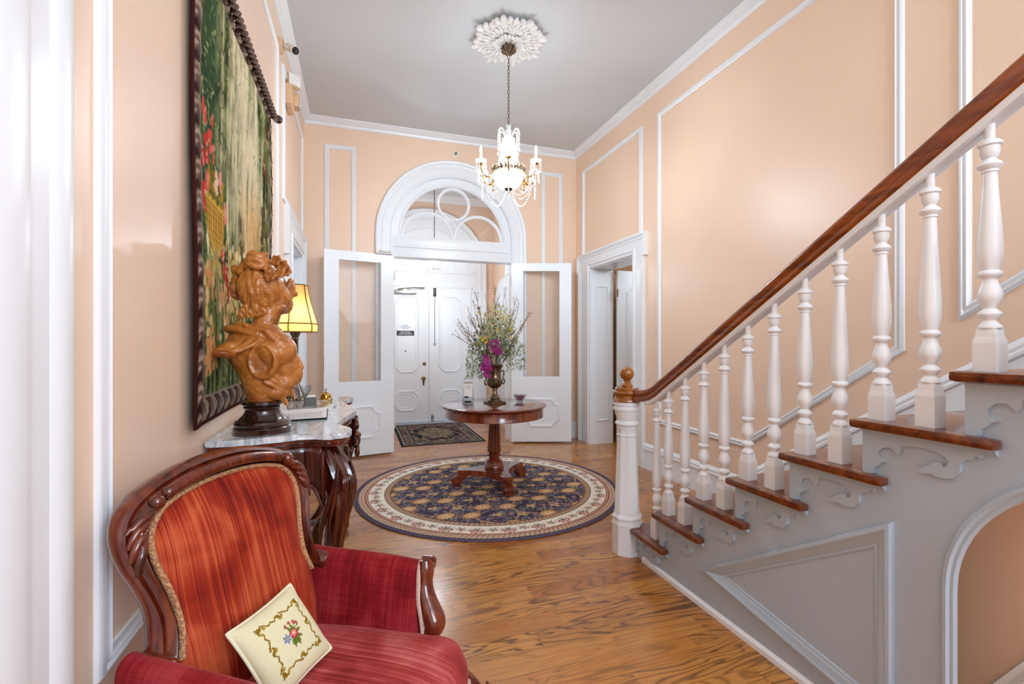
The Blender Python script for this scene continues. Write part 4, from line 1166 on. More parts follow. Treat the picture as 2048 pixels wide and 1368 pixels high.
# stone urn
gold = lin('b08a35')
for k in range(16):
    t = k/15; w = .14*math.sqrt(max(0, 1-(1-t)**2))+.02; pt.line([(2.33-w, 1.72+t*.22), (2.33+w, 1.72+t*.22)], .022, lin('9c7a2c') if k % 2 else gold)
for k in range(9): x = 2.33+(k-4)*.033; pt.line([(2.33+(k-4)*.012, 1.73), (x, 1.82), (x*1.0, 1.94)], .007, lin('e0bd62'))
pt.line([(2.17, 1.95), (2.49, 1.95)], .03, lin('d2ab4e')); pt.line([(2.33, 1.5), (2.33, 1.73)], .06, lin('a39a6e')); pt.line([(2.26, 1.69), (2.40, 1.69)], .03, lin('b9a262'))
for q in range(40): pt.ell(2.2+.27*r(), 1.97+.1*r(), .03, .02, lin(('8d7a2e', 'b6932f', '6b6b30')[int(r()*3)]), r()*3, .85)
# flower clusters
for (y_, z_, c, s) in ((2.19, 2.13, 'c0453a', .055), (2.25, 2.19, 'd2564a', .05), (2.13, 2.09, 'b83c34', .045), (2.16, 2.27, 'cf5a48', .045), (2.14, 1.93, 'c44e48', .05), (2.2, 2.0, 'd4705c', .04), (2.43, 2.06, 'dd9a86', .045), (2.35, 2.06, 'e6c4b4', .05), (2.52, 1.95, 'd98c78', .05), (2.3, 2.16, 'cf6a50', .035), (2.5, 1.66, 'b23a3a', .06), (2.46, 1.72, 'c24a46', .045), (2.55, 1.6, 'a83034', .05), (3.4, 2.5, '9a3a34', .05), (3.45, 2.7, 'a9443c', .05), (3.4, 1.8, 'c08a70', .05), (2.28, 2.3, 'c95a4c', .03)):
    for q in range(7):
        pt.ell(y_+s*.6*(r()-.5)*1.6, z_+s*1.3*(r()-.5)*1.6, s*.35, s*.45, lin(c), r()*3, .9)
        pt.ell(y_+s*.6*(r()-.5)*1.6, z_+s*1.3*(r()-.5)*1.6, s*.16, s*.2, lin('f0d0c0'), r()*3, .5)
for q in range(60): pt.ell(3.35+.2*r(), 1.2+1.6*r(), .03+.03*r(), .04, lin(('33301f', '5b4a2a', '6b6b3c')[int(r()*3)]), r()*3, .8)
# woven frame border
BW, BWb, BWr, BWt = .115, .115, .075, .07
col = np.clip(pt.result(), 0, 1); col = (col**1.18)*(1.12+.35*(fbm(yy*40, zz*40, 3, 44)-.5))[:, None]
dl, dr_, db, dt = yy-TY0, TY1-yy, zz-TZ0, TZ1-zz
fr = np.minimum(np.minimum(dl/BW, dr_/BWr), np.minimum(db/BWb, dt/BWt))
inb = fr < 1
along = np.where((dl/BW <= np.minimum(db/BWb, dt/BWt)) | (dr_/BWr <= np.minimum(db/BWb, dt/BWt)), zz, yy)
w = np.sin(along*52-np.sin(fr*PI)*2.6)
w2 = np.sin(along*104-np.sin(fr*PI)*5.2+fr*6)
w3 = np.sin(along*170-np.sin(fr*PI)*9+fr*12)
hi = np.clip(.45+.5*w+.22*w2+.38*w3*np.clip(w+.4, 0, 1), 0, 1)*np.clip(fr*6, 0, 1)*np.clip((1-fr)*8, 0, 1)
bcol = mixn(np.tile(np.array(lin('2a1512')), (len(u), 1)), np.array(lin('9a8474')), hi*(.6+.6*n2))
bcol = mixn(bcol, np.tile(np.array(lin('b5a594')), (len(u), 1)), np.clip((hi-.8)*4, 0, 1)*n2)
edge = (fr < .16); bcol[edge] = np.array(lin('3d1714'))*(.8+.5*n2[edge])[:, None]
lip = (fr > .9); bcol[lip] = np.array(lin('8a7c6c'))
col[inb] = bcol[inb]
set_pat(me, col)
# low relief for the border scrolls
co = np.empty(len(me.vertices)*3); me.vertices.foreach_get('co', co); co = co.reshape(-1, 3)
co[:, 0] += np.where(inb, hi*.010*np.clip((fr-.15)*4, 0, 1)*np.clip((1-fr)*4, 0, 1), 0)
me.vertices.foreach_set('co', co.ravel())
o = mkobj('woven_panel', me, pattern_mat('tapestry weave', .9, .15, 260, .35, 0, .22), tp, 60)
md = o.modifiers.new('thick', 'SOLIDIFY'); md.thickness = .008; md.offset = -1
m = MB().tube([(.014, TY0-2.87, TZ1-2.0-.004), (.014, TY1-2.82, TZ1-2.0-.004)], .016, 12); m.build('hanging_rod', M['socle'], tp)
m = MB().ball((.028, TY1-2.80, TZ1-2.0+.012), (.03, .026, .03), 14, 10).lathe([(.018, 0), (.022, .01), (.014, .02)], 14, (.028, TY1-2.835, TZ1-2.0+.012), Matrix.Rotation(-PI/2, 3, 'X')); m.build('rod_finial', M['socle'], tp, 60)
m = MB()
for k in range(34):      # twisted fabric loops over the rod
    y_ = TY0-2.85+.02+(TY1-TY0-.04)*k/33
    m.tube([(.014+.016*math.cos(a), y_+.022*math.sin(a*1.0+.6), TZ1-2.0-.006+.018*math.sin(a)) for a in [i*PI/5 for i in range(10)]], .009, 6, closed=True)
m.build('rod_sleeve', plain('brown woven trim', '6a5448', .9, .6, 60), tp)
# ------------------------------------------------------------------ armchair (local x across, y to the back, z up)
ch = thing('armchair', 'red velvet armchair with carved dark wood frame and rolled arms', 'armchair', (-.294, 1.511, 0), math.atan2(.842, .54))
TL = math.radians(16)
def bp(p, q, d=0):     # point on the leaning back: p across, q up along it, d forward of it
    cv = -.004*(abs(p)/.33)**2
    return V((p, q*math.sin(TL)-d*math.cos(TL)+cv, .62+q*math.cos(TL)-d*math.sin(TL)*.3))
OUTL = [(.281, -.005), (.270, .04), (.266, .09), (.279, .15), (.297, .205), (.306, .252), (.304, .295), (.286, .336), (.247, .367), (.185, .393), (.10, .413), (0, .420)]
INL = [(.238, -.02), (.223, .04), (.224, .09), (.233, .145), (.247, .198), (.253, .242), (.249, .280), (.229, .315), (.188, .343), (.10, .363), (0, .369)]
def sym(L_): return [(-a, b) for a, b in L_]+[(a, b) for a, b in L_[::-1][1:]]
oc = cat2(sym(OUTL), 5); ic = cat2(sym(INL), 5)
def resample(P, n):
    d = [0]
    for a, b in zip(P, P[1:]): d.append(d[-1]+math.hypot(b[0]-a[0], b[1]-a[1]))
    r = []; k = 0
    for i in range(n):
        t = d[-1]*i/(n-1)
        while k < len(P)-2 and d[k+1] < t: k += 1
        s_ = (t-d[k])/max(1e-9, d[k+1]-d[k]); r.append((lerp(P[k][0], P[k+1][0], s_), lerp(P[k][1], P[k+1][1], s_)))
    return r
NO = 121
oc = resample(oc, NO); ic = resample(ic, NO)
PRF = [(.20, -.040), (.04, -.034), (-.06, -.020), (-.09, -.006), (-.04, .006), (.04, .014), (.10, .020), (.16, .016), (.20, .010), (.26, .020), (.36, .036), (.48, .041), (.58, .034), (.64, .022), (.70, .024), (.76, .026), (.82, .018), (.90, .014), (1, .008), (1, -.04)]
m = MB(); rings = []
for (a, b) in zip(oc, ic):
    rings.append([m.bm.verts.new(bp(lerp(a[0], b[0], t), lerp(a[1], b[1], t), d)) for t, d in PRF])
for r0, r1 in zip(rings, rings[1:]):
    for k in range(len(PRF)):
        j = (k+1) % len(PRF); m.bm.faces.new((r0[k], r0[j], r1[j], r1[k]))
m.bm.faces.new(rings[0]); m.bm.faces.new(rings[-1][::-1])
fr_ = m.build('back_frame', M['mahogany'], ch, 50)
for s_ in (-1, 1):
    m = MB(); c0 = bp(s_*.284, -.016, 0)
    m.tube([c0+V((0, .04, 0)), c0+V((0, -.042, -.006)), c0+V((0, -.050, -.007))], [.031, .031, .026], 20)
    m.build('scroll_end', M['mahogany'], fr_, 40)
m = MB()
cr = [(lerp(o_[0], i_[0], .46), lerp(o_[1], i_[1], .46)) for o_, i_ in zip(oc, ic)]
seg = [p for p in cr if abs(p[0]) < .205 and p[1] > .2]
m.tube([bp(a, b, .036) for a, b in seg], [.006]+[.016]*(len(seg)-2)+[.006], 12); m.build('crest_roll', M['mahogany'], fr_, 60)
for s_ in (-1, 1):
    m = MB()
    cc = [p for p in cr if p[0]*s_ > .215 and p[1] > .2]
    if s_ < 0: cc = cc[::-1]
    n = len(cc)
    m.ball(bp(cc[0][0], cc[0][1], .036), .019, 14, 10)
    for k in range(4):
        pts = []
        for j in range(9):
            t = j/8; i = min(n-1, int((.1+.16*k+t*.42)*(n-1))); o_ = oc[NO//2]; 
            p = cc[i]; c_ = V((p[0], p[1], 0)); out_ = V((p[0], p[1]-.22, 0)).normalized()
            w_ = lerp(-.020, .024, t)*(1 if k % 2 == 0 else .85)
            q = c_+out_*w_; pts.append(bp(q.x, q.y, .034-.016*abs(t-.35)))
        m.tube(pts, [.004+.0075*math.sin(PI*min(1, (j+.6)/8.6)) for j in range(9)], 8)
    m.build('carved_leaf', M['mahogany'], fr_, 60)
# upholstered back
bnd = [(a*.985, b-.002) for a, b in ic]
full = [(-.20, -.225), (-.228, -.12)]+bnd+[(.228, -.12), (.20, -.225), (.1, -.235), (-.1, -.235)]
full = resample(full+[full[0]], 141)[:-1]
m = MB(); cx, cy = 0, .12
def bkf(u, v):
    k = int(v*140+.5) % 140; a = full[k]; r = u
    x = lerp(cx, a[0], r); y = lerp(cy, a[1], r)
    return bp(x, y, .012+.042*(1-r**3.2))
m.grid(bkf, 22, 140, cv=True); bmesh.ops.remove_doubles(m.bm, verts=m.bm.verts, dist=1e-5)
o = m.build('back_upholstery', M['velvet_back'], ch, 180)
m = MB()
m.grid(lambda u, v: bp(lerp(0, full[int(v*140+.5) % 140][0], u), lerp(.12, full[int(v*140+.5) % 140][1], u), -.045), 4, 140, cv=True); m.build('back_panel', M['velvet_arm'], ch, 60)
m = MB().tube([bp(a*.975, b-.006, .018) for a, b in ic], .0105, 8, flat=.7); m.build('braid', M['braid'], o, 60)
# seat
ST = [(-.215, .02), (-.245, -.15), (-.262, -.36), (-.268, -.47), (-.252, -.555), (-.205, -.590), (-.10, -.612), (0, -.618)]
stc = resample(cat2(ST+[(-a, b) for a, b in ST[::-1][1:]], 6)+[(ST[0][0], ST[0][1])], 121)[:-1]
m = MB()
def stf(u, v):
    a = stc[int(v*120+.5) % 120]; c_ = (0, -.26)
    if u < .7:
        r = u/.7*.93; z = .462-.050*r**4
    else:
        t = (u-.7)/.3; r = .93+.075*math.sin(PI*min(1, t*1.0)*.75); z = .462-.050*.93**4-.10*t-.01*math.sin(PI*t)
    z += .012*max(0, (-a[1]-.4))*r/.2*(1 if u < .7 else max(0, 1-(u-.7)/.3))
    return V((lerp(c_[0], a[0], r), lerp(c_[1], a[1], r), z))
m.grid(stf, 30, 120, cv=True); bmesh.ops.remove_doubles(m.bm, verts=m.bm.verts, dist=1e-5)
se = m.build('seat', M['velvet_seat'], ch, 180)
m = MB().tube([V((a*1.0, -.26+(b+.26)*1.0, .318)) for a, b in stc], .010, 8, closed=True, flat=.7); m.build('braid', M['braid_pale'], se, 60)
m = MB(); rl = []
for a, b in stc:
    rl.append([m.bm.verts.new(V((a*k, -.26+(b+.26)*k, z))) for k, z in ((.985, .312), (1.005, .306), (1.0, .29), (.985, .27), (.99, .25), (.95, .245), (.93, .31))])
for i in range(len(rl)):
    r0, r1 = rl[i], rl[(i+1) % len(rl)]
    for k in range(6): m.bm.faces.new((r0[k], r0[k+1], r1[k+1], r1[k]))
m.build('seat_rail', M['mahogany'], ch, 50)
# arms
AS = [(.222, .36), (.236, .44), (.252, .52), (.268, .580), (.286, .612), (.310, .622), (.334, .606), (.340, .565), (.330, .50), (.315, .42), (.300, .34), (.26, .335)]
ASr = cat2(AS, 4, True)
for s_ in (-1, 1):
    m = MB()
    def af(u, v, s_=s_):
        y = lerp(.045, -.392, u); p = ASr[int(v*len(ASr)+.5) % len(ASr)]
        f_ = u*u
        x = p[0]+(.0 if u > .2 else (.2-u)*.02)-.018*(1-p[1]/.62)*f_+.012*(1-u)**2*-1
        z = p[1]+(.012*math.sin(PI*u*.9) if p[1] > .5 else 0)+(.018*(1-u)**4 if p[1] > .5 else 0)
        return V((s_*x, y-(.035*max(0, (.56-p[1])/.2) if u > .9 else .035*u*max(0, (.56-p[1])/.2)), z))
    m.grid(af, 24, len(ASr), cv=True)
    bm = m.bm; bm.verts.ensure_lookup_table(); n_ = len(ASr)
    bm.faces.new([bm.verts[i] for i in range(n_)]); bm.faces.new([bm.verts[len(bm.verts)-n_+i] for i in range(n_)])
    ar_ = m.build('arm', M['velvet_arm'], ch, 60)
    m = MB()
    PP = [(.305, -.408, .632, .020), (.300, -.412, .605, .024), (.290, -.412, .565, .024), (.279, -.424, .525, .027), (.268, -.446, .485, .032), (.262, -.458, .455, .034), (.258, -.445, .425, .028), (.255, -.43, .39, .024), (.254, -.43, .31, .024)]
    pc = [p for p in PP]
    P3 = catmull([p[:3] for p in PP], 5); RR = [q.x for q in catmull([(p[3], 0, 0) for p in PP], 5)]
    m.tube([V((s_*p.x, p.y, p.z)) for p in P3], RR, 16, flat=1.25)
    m.tube([V((s_*(.318+.012*0), -.425, .622)), V((s_*.318, -.392, .622))], .018, 14)
    m.tube([V((s_*(.318+.019*math.cos(a)*(1-.06*i)), -.426, .616+.019*math.sin(a)*(1-.06*i))) for i, a in enumerate([lerp(PI*.6, -PI*1.4, j/12) for j in range(13)])], .007, 8)
    m.build('arm_post', M['mahogany'], ch, 60)
    m = MB()
    m.tube(catmull([(s_*.300, -.394, .628), (s_*.280, -.398, .612), (s_*.265, -.402, .57), (s_*.250, -.41, .52), (s_*.238, -.426, .47), (s_*.230, -.434, .43), (s_*.226, -.436, .39)], 5), .0095, 8, flat=.7, upv=None)
    m.build('braid', M['braid_pale'], ar_, 60)
# legs
for s_ in (-1, 1):
    P = catmull([(s_*.232, -.545, .31), (s_*.250, -.575, .27), (s_*.262, -.598, .22), (s_*.250, -.585, .15), (s_*.238, -.570, .08), (s_*.245, -.58, .035), (s_*.25, -.59, .0)], 5)
    rr = [q.x for q in catmull([(r_, 0, 0) for r_ in (.040, .042, .036, .027, .020, .020, .024)], 5)]
    m = MB().tube(P, rr, 16)
    for k in range(3):
        m.tube([(s_*(.262-.02*k), -.632+.012*k, .30), (s_*(.272-.018*k), -.640+.012*k, .265), (s_*(.266-.012*k), -.632+.01*k, .215)], [.004, .010, .004], 8)
    m.build('leg', M['mahogany'], ch, 60)
    m = MB().tube(catmull([(s_*.2, .02, .34), (s_*.205, .04, .22), (s_*.215, .09, .08), (s_*.22, .13, .0)], 5), [.026]*5+[.022]*11, 12)
    m.build('leg', M['mahogany'], ch, 60)

# needlepoint cushion
cu = thing('cushion', 'small cream needlepoint cushion with rose bouquet and gold scroll border on the armchair', 'cushion')
MW = Matrix.Translation((-.288, 1.509, 0)) @ Matrix.Rotation(math.atan2(.842, .54), 4, 'Z')
ex = V((math.cos(-.081), math.sin(-.081), 0)); n0 = V((-ex.y, ex.x, 0))
up = n0*math.sin(.645)+V((0, 0, math.cos(.645)))
ca, sa = math.cos(.095), math.sin(.095)
A_ = ex*ca+up*sa; B_ = up*ca-ex*sa; C_ = A_.cross(B_)
R4 = Matrix((A_, B_, C_)).transposed().to_4x4(); R4.translation = V((-.075, -.168, .560))
cu.matrix_world = MW @ R4
HS = .106
def cush(sgn):
    def fn(u, v):
        x = u*2-1; y = v*2-1
        k = 1-.06*(1-np.abs(x)**2)*np.abs(y)**6; k2 = 1-.06*(1-np.abs(y)**2)*np.abs(x)**6
        z = sgn*.040*np.sqrt(np.clip((1-np.abs(x)**2.6)*(1-np.abs(y)**2.6), 0, 1))
        return x*HS*k2, y*HS*k, z
    return fn
me, u, v = np_grid(190, 190, cush(1))
x = u*2-1; y = v*2-1
st_ = 92
xs = np.floor(u*st_)/st_*2-1; ys = np.floor(v*st_)/st_*2-1      # stitches
pt = Painter(xs, ys, lin('e6dcb4'))
pt.c *= (.92+.1*RNG.rand(len(u)))[:, None]
ol = lin('8a6a18'); ol2 = lin('a88a3a')
def scroll4(ptsl, w, c):
    for k in range(4):
        a = k*PI/2; cs, sn = round(math.cos(a)), round(math.sin(a))
        pt.line([(p[0]*cs-p[1]*sn, p[0]*sn+p[1]*cs) for p in ptsl], w, c)
scroll4([(-.62, .62), (-.55, .60), (-.5, .66), (-.42, .60), (-.34, .54), (-.25, .58), (-.17, .53), (-.1, .6), (-.03, .56), (.02, .5), (.08, .56), (.05, .62), (.16, .58), (.25, .53), (.34, .58), (.44, .55), (.5, .63), (.58, .60)], .035, ol)
for k in range(4):
    a = k*PI/2+PI/4
    pt.ell(.86*math.cos(a), .86*math.sin(a), .075, .06, ol, a, 1, 4, .5); pt.ell(.74*math.cos(a+.1), .74*math.sin(a+.1), .05, .035, ol2, a); pt.ell(.74*math.cos(a-.1), .74*math.sin(a-.1), .05, .035, ol2, a)
    b = k*PI/2; pt.ell(.56*math.cos(b)-.02*math.sin(b), .56*math.sin(b)+.02*math.cos(b), .07, .045, ol, b+.6); pt.ell(.50*math.cos(b), .50*math.sin(b), .035, .05, ol2, b)
for a in (-2.2, -1.7, -1.2, -.7, .2, 1.3, 1.8): pt.leaf(.04, -.02, .24, .085, a, lin('6f7d2e'))
for a in (-2.0, -1.4): pt.leaf(.04, -.04, .28, .05, a, lin('556a26'))
pt.ell(.06, .0, .135, .135, lin('a8403c'), 0, 1, 7, .25); pt.ell(.06, .01, .09, .08, lin('d98278'), .5, 1, 5, .3); pt.ell(.065, .02, .045, .04, lin('e6b49c'))
pt.ell(-.16, .0, .12, .12, lin('7c8fae'), .3, 1, 6, .5); pt.ell(-.16, .0, .035, .035, lin('c79a4a'))
for px_, py_ in ((-.05, .25), (.08, .27), (.2, .22), (.26, .16)): pt.ell(px_, py_, .04, .055, lin('b8604e')); pt.line([(px_, py_-.04), (.06, .1)], .02, lin('5c6c2c'))
set_pat(me, pt.result())
mkobj('front_cover', me, pattern_mat('needlepoint', .95, .1, 420, .5, 0, .12), cu, 180)
me, u, v = np_grid(40, 40, cush(-1)); mkobj('back_cover', me, plain('cream cotton', 'd9cfae', .9, .05), cu, 180)
q = [i/40*2-1 for i in range(41)]
def edge(x, y):
    k = 1-.06*(1-abs(x)**2)*abs(y)**6; k2 = 1-.06*(1-abs(y)**2)*abs(x)**6; return (x*HS*k2, y*HS*k, 0)
ring = [edge(t, -1) for t in q[:-1]]+[edge(1, t) for t in q[:-1]]+[edge(-t, 1) for t in q[:-1]]+[edge(-1, -t) for t in q[:-1]]
m = MB().tube(ring, .0048, 8, closed=True); m.build('piping', plain('cream piping', 'e4dcbd', .8, .03), cu, 180)
# ------------------------------------------------------------------ round rug
RC = (1.157, 4.177); RRad = 1.185; RT = .009
rg = thing('round_rug', 'large round navy rug with gold flowers and cream border under the table', 'rug', (RC[0], RC[1], 0))
NG = 520
gx, gy = np.meshgrid(np.linspace(-1, 1, NG), np.linspace(-1, 1, NG), indexing='ij')
# map the square onto the disc so that the rim is a clean circle
dx = gx*np.sqrt(1-gy*gy/2); dy = gy*np.sqrt(1-gx*gx/2)
X_ = dx.ravel()*RRad; Y_ = dy.ravel()*RRad
# pattern frame turned so that the palmettes face the near end of the hall
ang = -.32
U_ = X_*math.cos(ang)-Y_*math.sin(ang); W_ = X_*math.sin(ang)+Y_*math.cos(ang)
rr = np.hypot(X_, Y_)/RRad
pt = Painter(U_, W_, lin('3c3444'))
n1 = fbm(U_*9, W_*9, 4, 5); n2 = fbm(U_*60, W_*60, 2, 9)
pt.c = (np.array(lin('474050'))*(.75+.6*fbm(U_*7, W_*7, 4, 5))[:, None])[pt.o]
FR = .89
lav, sage, tan, rust, gold_, cream_, pink = lin('8a8194'), lin('a09c8a'), lin('bd9a78'), lin('a5665a'), lin('c89f72'), lin('d8ccb6'), lin('b98078')
for k in range(2300):
    a = r()*6.28; d = FR*math.sqrt(r()); x0, y0 = d*math.cos(a), d*math.sin(a); an = r()*6.28
    if k % 3 == 0:
        pts_ = [(x0+.055*t*math.cos(an+2.2*t), y0+.055*t*math.sin(an+2.2*t)) for t in (0, .25, .5, .75, 1)]
        pt.line(pts_, .005, lav, .85)
    else: pt.leaf(x0, y0, .026+.02*r(), .011+.007*r(), an, (sage, lav, lin('a59b8a'), lin('6d7069'))[int(r()*4)], .85)
LX_, LY_ = .34, .42
for i in range(-4, 5):
    for ph in (0, 1):
        pts_ = [(i*LX_+.17*math.sin(2*PI*y_/LY_*.5+ph*PI+i*PI), y_) for y_ in np.linspace(-1, 1, 90)]
        pt.line(pts_, .013, lin('8a8672'), .9); pt.line([(a+.006, b) for a, b in pts_], .009, lin('c08a74') if ph else lin('b8766a'), 1)
for i in range(-5, 6):
    for j in range(-5, 6):
        cx_, cy_ = i*LX_*.5, j*LY_*.5+(i % 2)*LY_*.25
        if (i+j) % 2 == 0 :
            pt.leaf(cx_-.03, cy_-.045, .11, .026, 2.5, lin('77755f'), .8); pt.leaf(cx_+.03, cy_-.045, .11, .026, .6, lin('77755f'), .8)
            pt.ell(cx_, cy_, .086, .068, lin('6a4a38'), 0, 1, 14, .16); pt.ell(cx_, cy_, .079, .061, gold_, 0, 1, 14, .22); pt.ell(cx_, cy_-.002, .045, .036, lin('d8b284'), 0, 1, 9, .2); pt.ell(cx_, cy_, .018, .015, cream_); pt.ell(cx_, cy_, .009, .008, lin('5b6a86'))
        else:
            for q in range(3): pt.ell(cx_+.026*math.cos(q*2.1+.5), cy_+.022*math.sin(q*2.1+.5), .022, .017, lin('c8a578'), q)
            for q in range(4): pt.ell(cx_+.09+.012*math.cos(q*1.57), cy_-.05+.012*math.sin(q*1.57), .009, .009, pink)
col = pt.result()
def band(a, b, c):
    i = (rr >= a) & (rr < b); col[i] = np.array(lin(c)); return i
th = np.arctan2(Y_, X_)
R1, R2, R3, R4_ = .745, .79, .905, .972
i = band(R1, R2, 'b79f84'); col[i] = np.where(((np.sin(th[i]*150)+np.sin(rr[i]*420)) > .6)[:, None], np.array(lin('7a5648')), col[i])
band(R1-.006, R1+.004, '8a5a46'); band(R2-.008, R2, '7d6a58')
i = band(R2, R3, 'ebe2d5')
i = band(R3, R4_, 'c4ab94'); col[i] = np.where(((np.sin(th[i]*190+rr[i]*80)+np.sin(rr[i]*300)) > .5)[:, None], np.array(lin('94705a')), col[i])
band(R3+.012, R3+.020, '9a4f40'); band(R3-.004, R3+.004, '8f6a55'); band(R4_, 2, '544b5c')
pt = Painter(U_, W_, (0, 0, 0)); pt.c = col[pt.o]
rm = (R2+R3)/2*RRad
for k in range(28):
    a = 2*PI*k/28; c_, s_ = rm*math.cos(a), rm*math.sin(a)
    for q in range(5): pt.leaf(c_, s_, .064, .030, a+(q-2)*.62, lin('9a4a44'), .95); pt.leaf(c_+.004*math.cos(a), s_+.004*math.sin(a), .048, .019, a+(q-2)*.62, lin('d8bfae'), .9)
    pt.ell(c_, s_, .016, .016, lin('6d7a6a')); pt.leaf(c_, s_, .045, .012, a+PI-.5, lin('8b8d78')); pt.leaf(c_, s_, .045, .012, a+PI+.5, lin('8b8d78'))
    b = a+PI/28; c_, s_ = rm*math.cos(b), rm*math.sin(b)
    pt.line([(rm*math.cos(lerp(a, a+2*PI/28, t))+.02*math.cos(t*12)*math.cos(b), rm*math.sin(lerp(a, a+2*PI/28, t))+.02*math.cos(t*12)*math.sin(b)) for t in (0, .2, .4, .6, .8, 1)], .006, lin('8a8270'), .9)
    for q in range(5): pt.leaf(c_, s_, .042, .019, b+q*1.257, lin(('a59a86', '8d8f7c')[q % 2]), .9)
    for q in range(4): pt.ell(c_+.05*(r()-.5), s_+.05*(r()-.5), .008, .008, lin('b07a6c'))
col = pt.result()*(1.0+.3*n2)[:, None]
P = np.stack([X_, Y_, np.where(rr > .998, .001, RT)], 1)
ii = np.arange(NG-1)[:, None]*NG+np.arange(NG-1)[None, :]
f_ = np.stack([ii, ii+NG, ii+NG+1, ii+1], -1).reshape(-1, 4)
me = bpy.data.meshes.new('rug'); me.from_pydata(P.tolist(), [], f_.tolist()); set_pat(me, col)
mkobj('pile', me, pattern_mat('rug pile', .95, .2, 300, .4, 0, .25), rg, 60)
m = MB().tube([(RRad*math.cos(2*PI*k/120), RRad*math.sin(2*PI*k/120), .006) for k in range(120)], .0062, 8, closed=True); m.build('binding', plain('dark purple rug binding', '5a5064', .95, .2, 120), rg, 60)

# ------------------------------------------------------------------ door mat in the vestibule
mt = thing('entry_mat', 'dark rectangular patterned mat lying before the entry doors', 'mat', (1.10, 6.91, 0))
NX, NY = 210, 280
me, u, v = np_grid(NX, NY, lambda u, v: ((u-.5)*1.12, (v-.5)*1.56, np.where((u < .004) | (u > .996) | (v < .003) | (v > .997), .0005, .008)))
x = (u-.5)*1.12; y = (v-.5)*1.56
pt = Painter(x, y, lin('3a3534'))
e = np.minimum(.56-np.abs(x), .78-np.abs(y))
nn = fbm(x*30, y*30, 3, 3); c = np.tile(np.array(lin('4d4442')), (len(u), 1))
c = mixn(c, np.array(lin('a08f78')), (nn-.5)*6); c = mixn(c, np.tile(np.array(lin('6a4a46')), (len(u), 1)), (fbm(x*18+9, y*18, 3, 8)-.52)*6)
med = (np.abs(x)/.36)**1.6+(np.abs(y)/.52)**1.6+.12*np.cos(np.arctan2(y, x)*12); c[(med < 1)] = np.array(lin('17171b')); 
k = med < .62; c[k] = mixn(np.tile(np.array(lin('8d8166')), (len(u), 1)), np.array(lin('4a4038')), (nn-.45)*4)[k]
k = (med > .62) & (med < .9) & (nn > .56); c[k] = np.array(lin('7f7666'))
for a, b, h in ((0, .03, '20242a'), (.045, .055, '9c958a'), (.055, .075, '2c2a2c'), (.16, .172, '8d8478'), (.172, .19, '2a282a')):
    k = (e >= a) & (e < b); c[k] = np.array(lin(h))
k = (e > .03) & (e < .045) & (np.sin(x*120)*np.sin(y*120) > .1); c[k] = np.array(lin('9a9890'))
set_pat(me, c); mkobj('pile', me, pattern_mat('mat pile', .95, .1, 260, .4, 0, .25), mt, 60)
m = MB().box((-.562, -.782, .0), (.562, .782, .0055), .002); m.build('backing', plain('dark mat edge', '23262b', .9), mt, 40)

# ------------------------------------------------------------------ round pedestal table
TX = V((1.228, 4.235, 0)); TH = .766; ZR = RT+.001
tb = thing('round_table', 'round mahogany pedestal table with reeded column standing on the round rug', 'table', TX)
m = MB().lathe([(0, TH-.026), (.44, TH-.026), (.472, TH-.026), (.486, TH-.020), (.492, TH-.010), (.488, TH-.003), (.478, TH), (0, TH)], 96); m.build('table_top', M['mahogany_top'], tb, 40)
m = MB().lathe([(.30, TH-.030), (.455, TH-.030), (.460, TH-.034), (.460, TH-.100), (.463, TH-.104), (.463, TH-.112), (.45, TH-.114), (.42, TH-.10), (.3, TH-.10)], 96); m.build('apron', M['table_wood'], tb, 40)
m = MB().lathe([(.046, TH-.10), (.047, .63), (.050, .60), (.066, .325), (.067, .318), (.060, .312)], 96, flute=26, fd=.16); co_ = m.build('column', M['table_wood'], tb, 30)
m = MB().lathe([(.044, .318), (.044, .308), (.060, .302), (.068, .292), (.066, .282), (.050, .274), (.046, .262), (.062, .248), (.078, .236), (.080, .226), (.074, .218), (.080, .206), (.086, .198), (.092, .186), (.094, .176), (.088, .168), (.088, .158)], 48); m.build('turned_base', M['table_wood'], tb, 35)
# concave triangular platform with three scrolled feet
fa = [math.atan2(4.319-4.235, .854-1.228), math.atan2(3.80-4.235, 1.228-1.228)+.02, 0]
fa = [2.98, -1.50, .47]
m = MB(); poly = []
RF = .345
for k in range(3):
    a = fa[k]; b = fa[(k+1) % 3]
    tp = V((math.cos(a), math.sin(a), 0)); sd = V((-tp.y, tp.x, 0))
    A = tp*RF-sd*.046; A2 = tp*RF+sd*.046
    poly += [A, A2]
    bn = fa[(k+1) % 3]; tq = V((math.cos(bn), math.sin(bn), 0)); sq = V((-tq.y, tq.x, 0)); Bq = tq*RF-sq*.046
    mid = (A2+Bq).normalized()*.095
    for j in range(1, 12):
        t = j/12; poly.append(A2*(1-t)**2+mid*2*t*(1-t)*.75+Bq*t*t)
ar = sum(p.x*q.y-q.x*p.y for p, q in zip(poly, poly[1:]+poly[:1]))
if ar < 0: poly = poly[::-1]
m.prism([(p.x, p.y) for p in poly], lambda p, k: (p[0], p[1], .112+.05*k), .005); m.build('platform', M['table_wood'], tb, 35)
